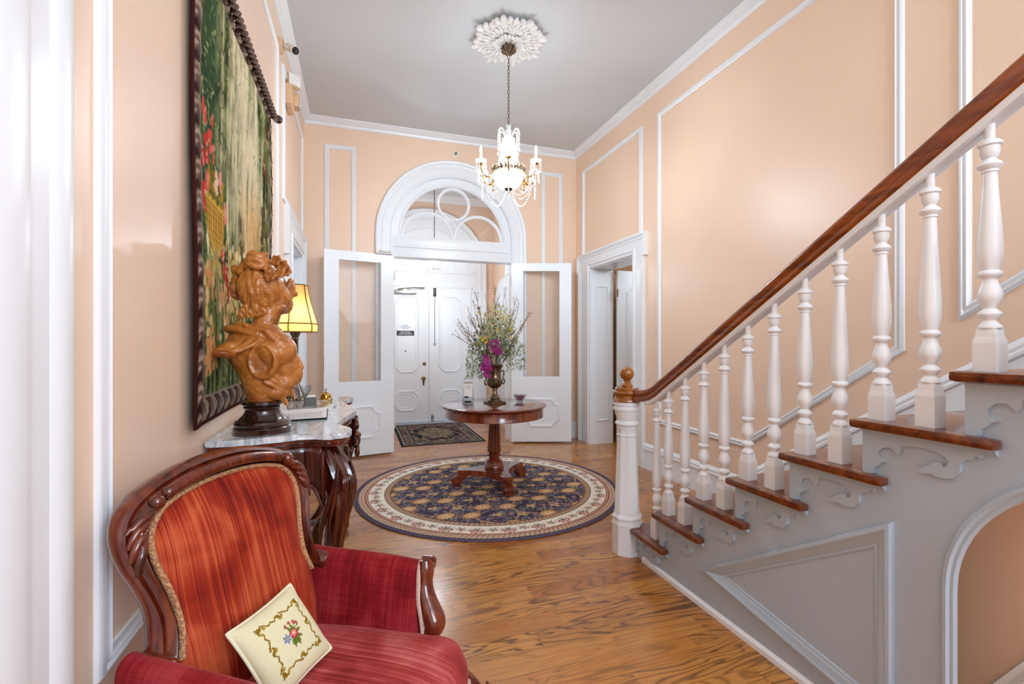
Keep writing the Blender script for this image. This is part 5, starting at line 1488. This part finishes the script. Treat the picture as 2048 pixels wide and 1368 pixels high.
for a in fa:
    tp = V((math.cos(a), math.sin(a), 0)); sd = V((-tp.y, tp.x, 0)); m = MB()
    S = [(.255, .113), (.335, .113), (.345, .095), (.362, .086), (.388, .080), (.398, .062), (.392, .044), (.386, .042), (.392, .040), (.392, ZR), (.322, ZR), (.322, .036), (.30, .062), (.275, .085), (.25, .10)]
    m.prism(S, lambda p, k: tuple(tp*p[0]+sd*(.04 if k else -.04)+V((0, 0, p[1]))), .003)
    for q in (-.030, -.015, 0, .015, .030):
        m.tube([tp*rr_+sd*q+V((0, 0, zz_)) for rr_, zz_ in ((.338, .108), (.352, .098), (.378, .088), (.396, .074), (.402, .058), (.394, .044))], .0065, 6)
    for s_ in (-1, 1): m.tube([tp*.365+sd*(.040*s_)+V((0, 0, .062)), tp*.365+sd*(.049*s_)+V((0, 0, .062))], .022, 16)
    m.build('foot', M['table_wood'], tb, 40)

# ------------------------------------------------------------------ urn
UX = V((1.235, 4.245, TH))
ur = thing('urn', 'antique bronze two handled urn vase in the middle of the round table', 'vase', UX, .30)
m = MB().box((-.078, -.078, 0), (.078, .078, .016), .002).box((-.070, -.070, .016), (.070, .070, .024), .002); m.build('plinth', M['bronze'], ur, 30)
m = MB().lathe([(.066, .024), (.068, .032), (.060, .040), (.052, .046), (.055, .054), (.046, .066), (.030, .085), (.022, .105), (.020, .125), (.026, .131), (.026, .139), (.022, .144)], 40, flute=0); m.build('foot', M['bronze'], ur, 40)
m = MB().lathe([(.022, .144), (.040, .152), (.060, .170), (.074, .195), (.0775, .212)], 72, flute=24, fd=.10)
m.lathe([(.0775, .212), (.079, .218), (.074, .226), (.064, .236), (.058, .255), (.056, .285), (.060, .315), (.070, .342), (.083, .358), (.086, .364), (.083, .368), (.076, .362), (.06, .335), (.05, .30), (.0, .29)], 72); m.build('body', M['bronze'], ur, 40)
for s_ in (-1, 1):
    m = MB()
    m.tube(catmull([(s_*.074, 0, .205), (s_*.093, 0, .185), (s_*.110, 0, .192), (s_*.112, 0, .215), (s_*.096, 0, .235), (s_*.094, 0, .26), (s_*.105, 0, .285), (s_*.10, 0, .31), (s_*.080, 0, .305), (s_*.062, 0, .30)], 6), .0072, 8)
    m.ball((s_*.103, 0, .275), .012, 10, 8); m.build('handle', M['bronze'], ur, 60)

# ------------------------------------------------------------------ flower arrangement
fl = thing('flower_arrangement', 'tall artificial arrangement of magenta orchids, yellow flowers and twigs in the urn', 'flower arrangement', UX)
M['twig'] = plain('brown twig', '86694a', .8, .3, 60)
M['leaf'] = plain('dusty green leaf', '8f9d72', .7, .35, 40)
M['leaf2'] = plain('pale green leaf', 'c3c795', .7, .3, 40)
M['leaf3'] = plain('dark blue green leaf', '66756a', .7, .3, 40)
M['yellow'] = plain('yellow petal', 'e8c92e', .6, .12, 60)
M['purple'] = plain('purple blossom', '6f4a7d', .7, .2, 80)
M['magenta'] = plain('magenta orchid petal', '8f1070', .55, .4, 50, sheen=.2)
M['white_bud'] = plain('white bud', 'dfe0d2', .7, .08, 60)
# view axes of the hall for laying out the sprays: x across, y away, z up, from the rim of the urn
Ax, Ay = V((.949, -.315, 0)), V((.315, .949, 0))
def fp(x, y, z): return Ax*x+Ay*y+V((0, 0, z))
rim = .36
def branch(tipx, tipy, tipz, r0=.0035, sub=4, mat='twig', bend=.04):
    P = []
    for i in range(9):
        t = i/8; P.append(fp(tipx*t**1.2+bend*math.sin(t*5+tipx*20)*t*.5, tipy*t**1.3, rim-.12+(tipz-rim+.12)*t+.012*math.sin(t*11+tipz*9)))
    m = MB().tube(P, [r0*(1-.75*i/8)+.0006 for i in range(9)], 6)
    for k in range(sub):
        i = 3+int(r()*5); b = P[i]; d = (P[min(8, i+1)]-P[i-1]).normalized()
        e = b+d*.05*(1+r())+V((r()-.5, r()-.5, r()*.6))*.07
        m.tube([b, (b+e)/2+V((0, 0, .006)), e], [.0016, .0013, .0008], 5)
        m.ball(e, (.0045, .0045, .006), 6, 5)
        for q in range(3): m.ball(b.lerp(e, .3+.3*q)+V((r()-.5, r()-.5, r()-.5))*.012, .0032, 5, 4)
    return m, P
brs = [(-.36, .02, .79), (-.36, -.04, .66), (-.26, .02, .92), (-.22, .04, .985), (.35, -.02, .86), (.20, .06, 1.03), (-.10, .02, 1.03), (.02, .05, 1.12), (-.33, .05, .80), (-.30, -.05, .70), (-.20, .05, 1.06), (-.17, -.03, .92), (.10, .05, 1.10), (.03, -.02, 1.0), (.24, .05, .95), (.32, .0, .80), (.30, .06, .745), (-.24, .08, .86), (.17, -.05, .9), (-.05, .06, .95), (.26, -.08, .70), (-.25, -.08, .62)]
tips = []
for b in brs:
    m, P = branch(b[0], b[1], b[2], sub=8); tips.append(P); m.build('branch', M['twig'], fl, 60)
def leaves(n, fn, size, nm, mat, wd=.3):
    m = MB()
    for _ in range(n):
        p, d = fn(); d = d.normalized(); s_ = size*(.6+.8*r())
        sd = d.cross(V((r()-.5, r()-.5, r()-.5))).normalized()*s_*wd; n_ = d.cross(sd).normalized()*s_*.12
        m.vf([p, p+d*s_*.45+sd+n_, p+d*s_, p+d*s_*.45-sd+n_, p+d*s_*.5-n_*.2], [(0, 1, 4), (1, 2, 4), (2, 3, 4), (3, 0, 4)])
    return m.build(nm, mat, fl, 0, recalc=False)
def cloud(cx, cy, cz, rx_, ry_, rz_):
    def f():
        while True:
            a = V((r()*2-1, r()*2-1, r()*2-1))
            if a.length < 1: break
        p = fp(cx+a.x*rx_, cy+a.y*ry_, cz+a.z*rz_); o_ = fp(0, 0, rim-.05)
        return p, (p-o_).normalized()+V((r()-.5, r()-.5, r()-.5))*1.1
    return f
def droop(cx, cy, cz, rx_, rz_):
    def f():
        p = fp(cx+(r()*2-1)*rx_, cy+(r()*2-1)*rx_, cz-r()*rz_); return p, V((r()-.5, r()-.5, -.4-r()))
    return f
o = leaves(380, cloud(0, 0, .60, .20, .18, .19), .036, 'foliage', M['leaf']); o['kind'] = 'stuff'
o = leaves(480, cloud(.02, 0, .72, .17, .14, .22), .030, 'pale_foliage', M['leaf2'], .25); o['kind'] = 'stuff'
o = leaves(200, cloud(0, 0, .52, .26, .2, .13), .032, 'dark_foliage', M['leaf3'], .22); o['kind'] = 'stuff'
o = leaves(420, droop(-.19, -.03, .52, .08, .27), .024, 'trailing_foliage', M['leaf'], .2); o['kind'] = 'stuff'
o = leaves(360, droop(.20, -.02, .58, .09, .25), .024, 'trailing_foliage', M['leaf'], .2); o['kind'] = 'stuff'
m = MB()
for _ in range(260):
    p, d = cloud(.14, -.03, .52, .13, .1, .13)() if r() < .5 else cloud(.02, -.04, .75, .14, .1, .14)(); m.ball(p, .0045+.003*r(), 6, 5)
o = m.build('baby_breath', M['white_bud'], fl, 60); o['kind'] = 'stuff'
m = MB()
for k in range(14):      # stems gathered into the urn
    a = r()*6.28; m.tube([fp(.03*math.cos(a), .03*math.sin(a), rim-.10), fp(.12*math.cos(a)*r(), .1*math.sin(a), rim+.15+.1*r())], .003, 5)
m.build('stem', M['leaf3'], fl, 60)
def daisy(x, y, z, s_):
    m = MB(); c_ = fp(x, y, z); nrm = (c_-fp(0, .25, .5)).normalized(); t1 = nrm.cross(V((0, 0, 1))).normalized(); t2 = nrm.cross(t1)
    for k in range(7):
        a = 2*PI*k/7; d = t1*math.cos(a)+t2*math.sin(a); sd = nrm.cross(d)
        m.vf([c_, c_+d*s_*.6+sd*s_*.3+nrm*.003, c_+d*s_+nrm*.006, c_+d*s_*.6-sd*s_*.3+nrm*.003], [(0, 1, 2), (0, 2, 3)])
    m.ball(c_+nrm*.004, s_*.28, 8, 6); return m.build('yellow_flower', M['yellow'], fl, 0, recalc=False)
for x, y, z, s_ in ((.035, -.12, .700, .024), (-.075, -.10, .585, .022), (-.13, -.06, .63, .022), (.03, -.02, .865, .026), (.085, -.05, .82, .024), (.065, -.07, .79, .018), (-.16, -.05, .565, .018), (-.09, -.08, .615, .018), (-.145, -.03, .86, .018), (.14, -.05, .63, .018), (.15, -.02, .70, .016), (-.11, -.1, .60, .016)): daisy(x, y, z, s_)
def thistle(x, y, z, s_):
    m = MB(); c_ = fp(x, y, z)
    for k in range(26):
        d = V((r()-.5, r()-.5, r()-.3)).normalized(); m.tube([c_, c_+d*s_], [.003, .001], 4)
    m.ball(c_, s_*.6, 8, 6); return m.build('purple_blossom', M['purple'], fl, 60)
for x, y, z in ((-.165, -.05, .68), (-.13, -.06, .655), (.03, -.05, .80), (.12, -.05, .56), (.10, -.08, .46), (-.15, .0, .90), (-.18, -.04, .61), (.16, -.03, .66)): thistle(x, y, z, .016)
def orchid(x, y, z, s_, tw):
    m = MB(); c_ = fp(x, y, z); nrm = (Ay*-1+Ax*(tw*.5)+V((0, 0, .1+.2*tw))).normalized(); t1 = nrm.cross(V((0, 0, 1))).normalized(); t2 = t1.cross(nrm)
    for k, (w_, l_) in enumerate(((.62, 1.0), (.36, .95), (.36, .9), (.62, 1.0), (.36, .95))):
        a = 2*PI*k/5+.3+tw; d = t1*math.cos(a)+t2*math.sin(a); sd = nrm.cross(d)
        def pf(u, v, d=d, sd=sd, w_=w_, l_=l_):
            q = v*2-1; wid = w_*s_*math.sin(PI*min(1, u*.85+.12))
            return c_+d*(s_*l_*u)+sd*(wid*q)+nrm*(.35*s_*(u-u*u*.9)+.10*s_*math.sin(q*5+u*4)*u-.18*s_*q*q*u)
        m.grid(pf, 8, 7)
    m.ball(c_+nrm*s_*.18, (s_*.16, s_*.16, s_*.2), 8, 6)
    return m.build('orchid_bloom', M['magenta'], fl, 180)
for x, y, z, s_, tw in ((.005, -.14, .535, .052, .2), (-.03, -.13, .565, .045, 1.1), (.035, -.15, .50, .045, -.6), (.02, -.13, .58, .042, 2.0), (-.065, -.15, .40, .046, .4), (-.095, -.14, .355, .044, 1.3), (-.055, -.16, .345, .045, -.5), (-.07, -.15, .295, .042, .9), (-.075, -.13, .445, .040, 2.2), (-.05, -.15, .275, .03, 0)): orchid(x, y, z, s_, tw)

# ------------------------------------------------------------------ card holder and candy dish
t = thing('brochure_holder', 'clear acrylic holder with white printed cards on the round table', 'card holder', (.990, 4.300, TH), -.33)
m = MB()
m.box((-.052, -.030, 0), (.052, -.027, .07)); m.box((-.052, .018, 0), (.052, .021, .155)); m.box((-.052, -.030, 0), (-.049, .020, .06)); m.box((.049, -.030, 0), (.052, .020, .06)); m.box((-.052, -.030, 0), (.052, .021, .004))
m.build('case', M['acrylic'], t, 0)
rotx = Matrix.Rotation(-.06, 3, 'X')
m = MB().box((-.040, -.012, .006), (.040, .014, .205), rot=rotx, piv=(0, 0, 0)); cd = m.build('card_stack', M['paper'], t, 0)
m = MB().box((-.042, -.013, .192), (.042, .016, .207), .001, rot=rotx, piv=(0, 0, 0)); m.build('clip_bar', M['chrome'], t, 0)
m = MB().box((-.036, -.0145, .058), (.002, -.0125, .072), rot=rotx, piv=(0, 0, 0)); m.box((-.034, -.0145, .012), (.034, -.0125, .03), rot=rotx, piv=(0, 0, 0)); m.build('printed_panel', M['ink'], cd, 0)
m = MB().tube([(.015*math.cos(a), -.0245, .165+.015*math.sin(a)) for a in [PI*1.0+i*.32 for i in range(15)]], .0012, 5); m.build('printed_ring', M['ink'], cd, 60)
t = thing('candy_dish', 'small cut glass candy dish of pink sweets on the right of the table', 'candy dish', (1.510, 4.310, TH))
m = MB().lathe([(.030, 0), (.032, .006), (.026, .010), (.045, .030), (.060, .055), (.070, .066), (.066, .066), (.055, .052), (.040, .03), (.02, .015), (0, .014)], 36, flute=12, fd=.08); m.build('bowl', M['acrylic'], t, 40)
M['candy'] = plain('pink candy', 'b0566a', .3, .3, 80, coat=.5)
M['wrap'] = plain('clear white wrapper', 'e6e2e6', .25, .1, 80, coat=.5)
for k in range(20):
    a = k*2.4; d = .010+.030*((k % 5)/5); z = .026+.012*(k//6)
    m = MB().ball((d*math.cos(a), d*math.sin(a), z+TH), (.011, .009, .008), 10, 8); bmesh.ops.translate(m.bm, verts=m.bm.verts, vec=(1.510, 4.310, 0))
    o = m.build('candy', M['candy'], None, 180); tag(o, 'pink wrapped sweet in the cut glass candy dish', 'candy', 'sweets in the candy dish')
for k in range(10):
    a = k*2.4+1; d = .012+.032*((k % 4)/4); z = .068+.008*(k % 2)
    m = MB().ball((d*math.cos(a), d*math.sin(a), z+TH), (.012, .009, .008), 10, 8)
    for s_ in (-1, 1): m.lathe([(.002, 0), (.009, .014)], 8, (d*math.cos(a)+s_*.010, d*math.sin(a), z+TH), Matrix.Rotation(s_*1.3, 3, 'Y'), flute=8, fd=.4)
    bmesh.ops.translate(m.bm, verts=m.bm.verts, vec=(1.510, 4.310, 0))
    o = m.build('wrapped_candy', M['wrap'], None, 60); tag(o, 'clear wrapped mint heaped on top of the candy dish', 'candy', 'mints on the candy dish')
# ------------------------------------------------------------------ ceiling medallion
HX, HY = 1.250, 3.865
md_ = thing('ceiling_medallion', 'white plaster acanthus medallion on the ceiling above the chandelier', 'ceiling medallion', (HX, HY, ZC))
def acanthus(a, r, k, z0, parent):
    # one cabbage like leaf: a swollen rib and five fleshy lobes curling at the rim
    m = MB(); Rz = Matrix.Rotation(a, 3, 'Z')
    def lobe(x, y, z, l, w, t, rot, tilt=0.0):
        m.ball(Rz @ V((r+x*k, y*k, z0+z*k)), (l*k, w*k, t*k), 14, 10, Rz @ Matrix.Rotation(rot, 3, 'Z') @ Matrix.Rotation(tilt, 3, 'Y'))
    lobe(-.02, 0, -.022, .085, .042, .020, 0, .12)
    for s_ in (-1, 1):
        lobe(-.01, s_*.034, -.020, .060, .026, .018, s_*.35, .1)
        lobe(.048, s_*.040, -.030, .040, .022, .022, s_*.5, .35); lobe(.020, s_*.074, -.028, .038, .021, .021, s_*.95, .35); lobe(-.022, s_*.088, -.024, .034, .019, .018, s_*1.5, .3)
        lobe(.068, s_*.050, -.040, .014, .015, .013, s_*.5); lobe(.030, s_*.092, -.038, .014, .015, .013, s_*.9)
        lobe(-.045, s_*.060, -.016, .030, .016, .014, s_*2.0)
    lobe(.066, 0, -.032, .042, .024, .024, 0, .4); lobe(.096, 0, -.044, .014, .017, .014, 0)
    for s_ in (-1, 0, 1):
        m.tube([Rz @ V((r-.09*k, s_*.008*k, z0-.035*k)), Rz @ V((r, s_*.030*k, z0-.047*k)), Rz @ V((r+.06*k, s_*.052*k, z0-.052*k))], [.004*k, .007*k, .003*k], 6)
    return m.build('acanthus_leaf', M['plaster'], parent, 60)
for k in range(8): acanthus(2*PI*k/8+.33, .205, 1.2, -.004, md_)
for k in range(8): acanthus(2*PI*(k+.5)/8+.33, .140, .80, -.026, md_)
for k in range(6): acanthus(2*PI*k/6, .080, .66, -.052, md_)
m = MB().lathe([(.20, 0), (.20, -.008), (.15, -.014), (.11, -.03), (.07, -.034), (.062, -.05), (.066, -.062), (.055, -.075), (.03, -.085), (0, -.086)], 40); m.build('boss', M['plaster'], md_, 40)
m = MB()
for k in range(9):
    for j in (-1, 1):
        a = 2*PI*k/9+.18+j*.14
        m.tube([V((rr_*math.cos(a+j*.12*t_), rr_*math.sin(a+j*.12*t_), z_)) for t_, rr_, z_ in ((0, .16, -.035), (.4, .22, -.05), (.8, .27, -.05), (1.2, .295, -.035), (1.0, .28, -.03))], [.010, .012, .012, .010, .006], 8)
m.build('scroll', M['plaster'], md_, 60)

# ------------------------------------------------------------------ chandelier
cn = thing('chandelier', 'crystal chandelier with lit candle bulbs hanging on a chain from the ceiling medallion', 'chandelier', (HX, HY, 2.64))
M['crystal'] = plain('lit crystal', 'cfcfcf', .06, 0, trans=.7, ior=1.5, emit='fff2dc', es=.3)
M['crystal_clear'] = plain('clear crystal', 'd8d8d8', .05, 0, trans=.75, ior=1.5, emit='ffffff', es=.10)
M['candle'] = plain('white candle sleeve', 'fff6e6', .5, .02, emit='ffe6c0', es=1.2)
M['flame'] = plain('flame bulb', 'fff6e0', .3, 0, emit='ffe2b0', es=60)
zc = ZC-2.64
m = MB()
for k in range(8):
    a = 2*PI*k/8; m.tube([(.01, 0, zc-.09), (.05*math.cos(a), .05*math.sin(a), zc-.095), (.062*math.cos(a), .062*math.sin(a), zc-.115), (.045*math.cos(a), .045*math.sin(a), zc-.135), (.02*math.cos(a), .02*math.sin(a), zc-.15)], [.008, .012, .012, .010, .006], 8)
m.lathe([(.03, zc-.085), (.045, zc-.10), (.03, zc-.13), (.012, zc-.16), (0, zc-.165)], 16); m.build('canopy', M['bronze'], cn, 60)
m = MB(); z = zc-.165; k = 0
while z > .60:
    P = []
    for i in range(12):
        a = 2*PI*i/12; x_, z_ = .0095*math.cos(a), .020*math.sin(a)
        P.append((x_, 0, z-.018+z_) if k % 2 == 0 else (0, x_, z-.018+z_))
    m.tube(P, .0026, 5, closed=True); z -= .030; k += 1
m.build('chain', M['bronze'], cn, 60)
def beads(P, rad, m, seg=6, n=None):
    for p in P: m.ball(p, rad, seg, 5)
m = MB()
m.lathe([(.0, .605), (.022, .60), (.026, .59), (.012, .575), (.020, .56), (.030, .545), (.018, .53), (.030, .515), (.026, .49), (.034, .48)], 18, flute=9, fd=.12)
m.build('finial', M['crystal_clear'], cn, 40)
# crown with drops
m = MB()
for k in range(6):
    a = 2*PI*k/6+.3; c_, s_ = math.cos(a), math.sin(a)
    P = catmull([(.03, 0, .50), (.055, 0, .545), (.080, 0, .555), (.098, 0, .535), (.102, 0, .50)], 4)
    for q in P: m.ball((q.x*c_, q.x*s_, q.z), .0085, 6, 5)
    for rr_, zt in ((.102, .495), (.085, .53)):
        for j in range(5): m.ball((rr_*c_, rr_*s_, zt-.022*j), (.0065, .0065, .009), 6, 5)
        m.ball((rr_*c_, rr_*s_, zt-.125), (.009, .009, .02), 6, 6)
m.build('crown_drops', M['crystal_clear'], cn, 60)
m = MB()
for k in range(26):      # bell of bead strings from crown to ring
    a = 2*PI*k/26
    for j in range(17):
        t = j/16; rr_ = lerp(.048, .105, t**1.5); m.ball((rr_*math.cos(a), rr_*math.sin(a), lerp(.475, .205, t)), .0095, 6, 5)
m.build('bead_bell', M['crystal'], cn, 60)
m = MB()
for k in range(28):
    a = 2*PI*k/28
    for j in range(9):
        t = j/8; rr_ = .125*math.cos(t*PI/2*.86); m.ball((rr_*math.cos(a), rr_*math.sin(a), .185-.135*math.sin(t*PI/2)), .0115, 6, 5)
m.build('bead_basket', M['crystal'], cn, 60)
m = MB().lathe([(.125, .182), (.132, .19), (.132, .204), (.125, .21), (.118, .204), (.118, .188)], 40)
for k in range(24):
    a = 2*PI*k/24; c_, s_ = math.cos(a), math.sin(a)
    m.tube([(.130*c_, .130*s_, .195), (.145*c_, .145*s_, .222), (.138*c_, .138*s_, .24)], [.010, .009, .002], 6)
m.build('leaf_ring', M['bronze'], cn, 50)
m = MB().lathe([(0, .0), (.006, .004), (.008, .012), (.004, .018), (.012, .024), (.030, .034), (.036, .044), (.030, .052), (0, .055)], 24); m.build('bottom_finial', M['dark_metal'], cn, 40)
for k in range(6):
    a = 2*PI*k/6-PI/2-.32; c_, s_ = math.cos(a), math.sin(a)
    def q(x, z, y=0): return (x*c_-y*s_, x*s_+y*c_, z)
    m = MB().tube([q(p.x, p.z) for p in catmull([(.125, 0, .19), (.15, 0, .145), (.19, 0, .115), (.235, 0, .125), (.262, 0, .165), (.268, 0, .20)], 5)], .0065, 8)
    m.tube([q(p.x, p.z) for p in catmull([(.17, 0, .12), (.185, 0, .075), (.155, 0, .055), (.14, 0, .085), (.16, 0, .10)], 5)], .0045, 6)
    m.lathe([(.006, .20), (.018, .206), (.026, .214), (.016, .218)], 14, q(.268, 0)); am = m.build('arm', M['gold'], cn, 60)
    m = MB().lathe([(.014, .216), (.040, .222), (.050, .236), (.050, .243), (.040, .236), (.014, .228)], 20, q(.268, 0), flute=10, fd=.08); m.build('drip_pan', M['crystal'], am, 50)
    m = MB().lathe([(.011, .228), (.011, .305), (.006, .308)], 12, q(.268, 0)); m.build('candle_sleeve', M['candle'], am, 40)
    m = MB().lathe([(.005, .306), (.0105, .322), (.010, .335), (.004, .358), (.0, .368)], 12, q(.268, 0)); m.build('flame_bulb', M['flame'], am, 180)
    for j in range(6):
        b = 2*PI*j/6
        m = MB(); w_ = V((.044*math.cos(b), .044*math.sin(b), 0))
        for e in range(3): m.ball(V(q(.268, .214-.016*e))+w_, (.006, .006, .009), 6, 5)
        m.ball(V(q(.268, .156))+w_, (.007, .007, .020), 6, 6)
        m.build('crystal_drop', M['crystal_clear'], am, 60)
for k in range(6):       # bead garlands slung between the arms and under the basket
    a0 = 2*PI*k/6-PI/2-.32; a1 = 2*PI*(k+1)/6-PI/2-.32
    A = V((.268*math.cos(a0), .268*math.sin(a0), .20)); Bq = V((.268*math.cos(a1), .268*math.sin(a1), .20))
    m = MB()
    m.tube([A.lerp(Bq, j/22)-V((0, 0, .25*4*(j/22)*(1-j/22))) for j in range(23)], .0016, 5)
    for j in range(1, 22):
        t = j/22; p = A.lerp(Bq, t); p.z -= .25*4*t*(1-t); m.ball(p, .0075, 6, 5)
    m.build('bead_garland', M['crystal_clear'], cn, 60); m = MB()
    m.tube([A.lerp(V((.03*math.cos(a0), .03*math.sin(a0), .05)), j/15)-V((0, 0, .14*4*(j/15)*(1-j/15))) for j in range(16)], .0016, 5)
    for j in range(1, 15):
        t = j/15; p = A.lerp(V((.03*math.cos(a0), .03*math.sin(a0), .05)), t); p.z -= .14*4*t*(1-t); m.ball(p, .0066, 6, 5)
    m.build('bead_garland', M['crystal_clear'], cn, 60)

# ------------------------------------------------------------------ vestibule lantern
vx, vy, vz = 1.06, 6.78, 2.40
vl = thing('vestibule_lantern', 'lit glass lantern hanging in the vestibule before the entry doors', 'ceiling light', (vx, vy, vz))
m = MB()
HH = [(.105*math.cos(2*PI*k/6+.2), .105*math.sin(2*PI*k/6+.2)) for k in range(6)]
for z, rr_ in ((0, 1), (.13, 1.05)): m.tube([(a*rr_, b*rr_, z) for a, b in HH], .004, 6, closed=True)
for a, b in HH: m.tube([(a, b, -.012), (a*1.05, b*1.05, .14), (a*.3, b*.3, .19)], .004, 6); m.ball((a, b, -.014), .008, 8, 6)
m.lathe([(.05, .18), (.056, .185), (.056, .20), (.02, .215), (.008, .23), (.008, ZC-vz)], 16); m.build('frame', M['chrome'], vl, 50)
g = MB()
for k in range(6):
    (a, b), (c_, d_) = HH[k], HH[(k+1) % 6]; g.vf([(a, b, .003), (c_, d_, .003), (c_*1.05, d_*1.05, .127), (a*1.05, b*1.05, .127)], [(0, 1, 2, 3)])
g.build('pane', M['glass'], vl, 0)
m = MB()
for k in range(3): m.ball((.035*math.cos(2.1*k), .035*math.sin(2.1*k), .095), (.014, .014, .03), 10, 8)
m.build('bulb', plain('white bulb', 'ffffff', .3, 0, emit='fff4e4', es=60), vl, 180)

# ------------------------------------------------------------------ wall fittings
t = thing('security_camera', 'small white bullet camera on a round plate high on the left wall', 'security camera', (XL, 4.20, 3.755))
m = MB().lathe([(.062, 0), (.062, .016), (.056, .026), (.04, .03), (0, .03)], 28, (0, 0, .01), Matrix.Rotation(PI/2, 3, 'Y')); m.build('mount_plate', M['beige_plastic'], t, 40)
m = MB().tube([(.028, 0, .01), (.060, -.002, .005), (.078, -.006, .0)], .014, 12); m.build('arm', M['white_plastic'], t, 60)
dv = V((.42, -.72, -.55)).normalized(); p0 = V((.060, .05, .040)); Mr = dv.to_track_quat('Z', 'Y').to_matrix()
m = MB().lathe([(.026, 0), (.032, .006), (.032, .14), (.034, .142), (.034, .153), (.030, .153), (.028, .145)], 24, p0, Mr); bd = m.build('camera_body', M['white_plastic'], t, 40)
m = MB().lathe([(.0, .148), (.029, .148), (.029, .144)], 24, p0, Mr); m.lathe([(.013, .148), (.013, .152), (0, .154)], 16, p0, Mr); m.build('lens', M['black'], bd, 40)
t = thing('emergency_light', 'beige emergency light with two swivelling lamp heads on the left wall', 'emergency light', (XL, 4.56, 3.52))
m = MB().prism([(-.11, -.09), (.09, -.115), (.13, -.03), (.12, .07), (-.10, .085)], lambda p, k: (.001+.055*k, p[0], p[1]), .012); bo = m.build('housing', M['beige_plastic'], t, 40)
MB().ball((.058, -.06, -.02), .006, 8, 6).build('test_lamp', M['white_bud'], t, 60)
for y_, z_, a in ((-.03, .125, -.6), (.10, .02, .5)):
    dv = V((.62, -.80, .10) if y_ < 0 else (.95, .12, -.1)).normalized(); Mr = dv.to_track_quat('Z', 'Y').to_matrix()
    m = MB().box((-.058, -.058, .0), (.058, .058, .05), .012)
    bmesh.ops.transform(m.bm, matrix=Matrix.Translation(V((.045, y_, z_))) @ Mr.to_4x4(), verts=m.bm.verts); hd = m.build('lamp_head', M['beige_plastic'], t, 40)
    m = MB().grid(lambda u, v: V(((u-.5)*.106, (v-.5)*.106, .052+.008*(1-abs(u-.5)*1.6)+.0035*math.sin(u*40)*math.sin(v*40))), 30, 30)
    bmesh.ops.transform(m.bm, matrix=Matrix.Translation(V((.045, y_, z_))) @ Mr.to_4x4(), verts=m.bm.verts); m.build('lens', M['lens'], hd, 60)
t = thing('fire_sprinkler', 'round sidewall sprinkler head on the far wall above the arch', 'sprinkler', (1.208, YF+.004, 3.786))
m = MB().lathe([(.042, 0), (.042, .004), (.030, .012), (.026, .010), (0, .008)], 28, (0, 0, 0), Matrix.Rotation(PI/2, 3, 'X')); m.build('escutcheon', M['plaster'], t, 40)
m = MB().lathe([(.010, .008), (.010, .03), (.004, .034), (.004, .045), (.014, .046), (.014, .049), (0, .049)], 14, (0, 0, 0), Matrix.Rotation(PI/2, 3, 'X')); m.build('nozzle', M['old_brass'], t, 40)

# ------------------------------------------------------------------ camera
import math as _m
cam = bpy.data.cameras.new('camera'); co = bpy.data.objects.new('camera', cam); C.objects.link(co)
cam.sensor_width = 36; cam.lens = 36*932.0/2048; cam.clip_start = .05
co.location = (0, 0, 1.35); co.rotation_euler = (PI/2, 0, -math.radians(18.343))
bpy.context.scene.camera = co

# ------------------------------------------------------------------ light
def lamp(name, typ, loc, energy, col=(1, 1, 1), **kw):
    l = bpy.data.lights.new(name, typ); l.energy = energy; l.color = col
    for k, v in kw.items(): setattr(l, k, v)
    o = bpy.data.objects.new(name, l); o.location = loc; C.objects.link(o); return o
CW = (.835, .985, 1.165)      # lamp white as the camera's white balance renders it
def wb(c): return tuple(a*b for a, b in zip(c, CW))
lamp('chandelier_light', 'POINT', (HX, HY, 2.74), 128, wb((1, .97, .92)), shadow_soft_size=.10)
for k in range(6):
    a = 2*PI*k/6-PI/2-.32; lamp('candle_light', 'POINT', (HX+.268*math.cos(a), HY+.268*math.sin(a), 2.64+.39), 2.5, wb((1, .97, .92)), shadow_soft_size=.02)
lamp('vestibule_light', 'POINT', (vx, vy, vz+.09), 25, wb((1, .98, .95)), shadow_soft_size=.06)
lamp('table_lamp_light', 'POINT', (LX.x, LX.y, LX.z+.60), 3.4, (1, .80, .48), shadow_soft_size=.03)
lamp('side_room_light', 'POINT', (4.2, 4.6, 2.6), 25, wb((1, .96, .9)), shadow_soft_size=.2)
# unseen area fills added behind the camera: overhead like bounced flash, and frontal
o = lamp('overhead_bounce_fill', 'AREA', (1.25, -1.0, 3.9), 24, wb((1, .98, .96)), shape='RECTANGLE', size=2.4, size_y=2.0)
o = lamp('frontal_fill', 'AREA', (1.8, -3.0, 2.9), 112, wb((1, 1, 1)), shape='RECTANGLE', size=2.0, size_y=2.0)
o.rotation_euler = (PI/2, 0, 0)
w = bpy.data.worlds.new('world'); bpy.context.scene.world = w; w.use_nodes = True
w.node_tree.nodes['Background'].inputs[0].default_value = (1, 1, 1, 1); w.node_tree.nodes['Background'].inputs[1].default_value = .40
sc = bpy.context.scene
sc.view_settings.view_transform = 'Standard'; sc.view_settings.look = 'None'; sc.view_settings.gamma = 1; sc.view_settings.exposure = 0.54
try: sc.view_settings.use_curve_mapping = False
except Exception: pass
sc.cycles.use_denoising = True
sc.cycles.max_bounces = 10; sc.cycles.diffuse_bounces = 5; sc.cycles.glossy_bounces = 4; sc.cycles.transmission_bounces = 8; sc.cycles.transparent_max_bounces = 12
sc.cycles.sample_clamp_indirect = 6
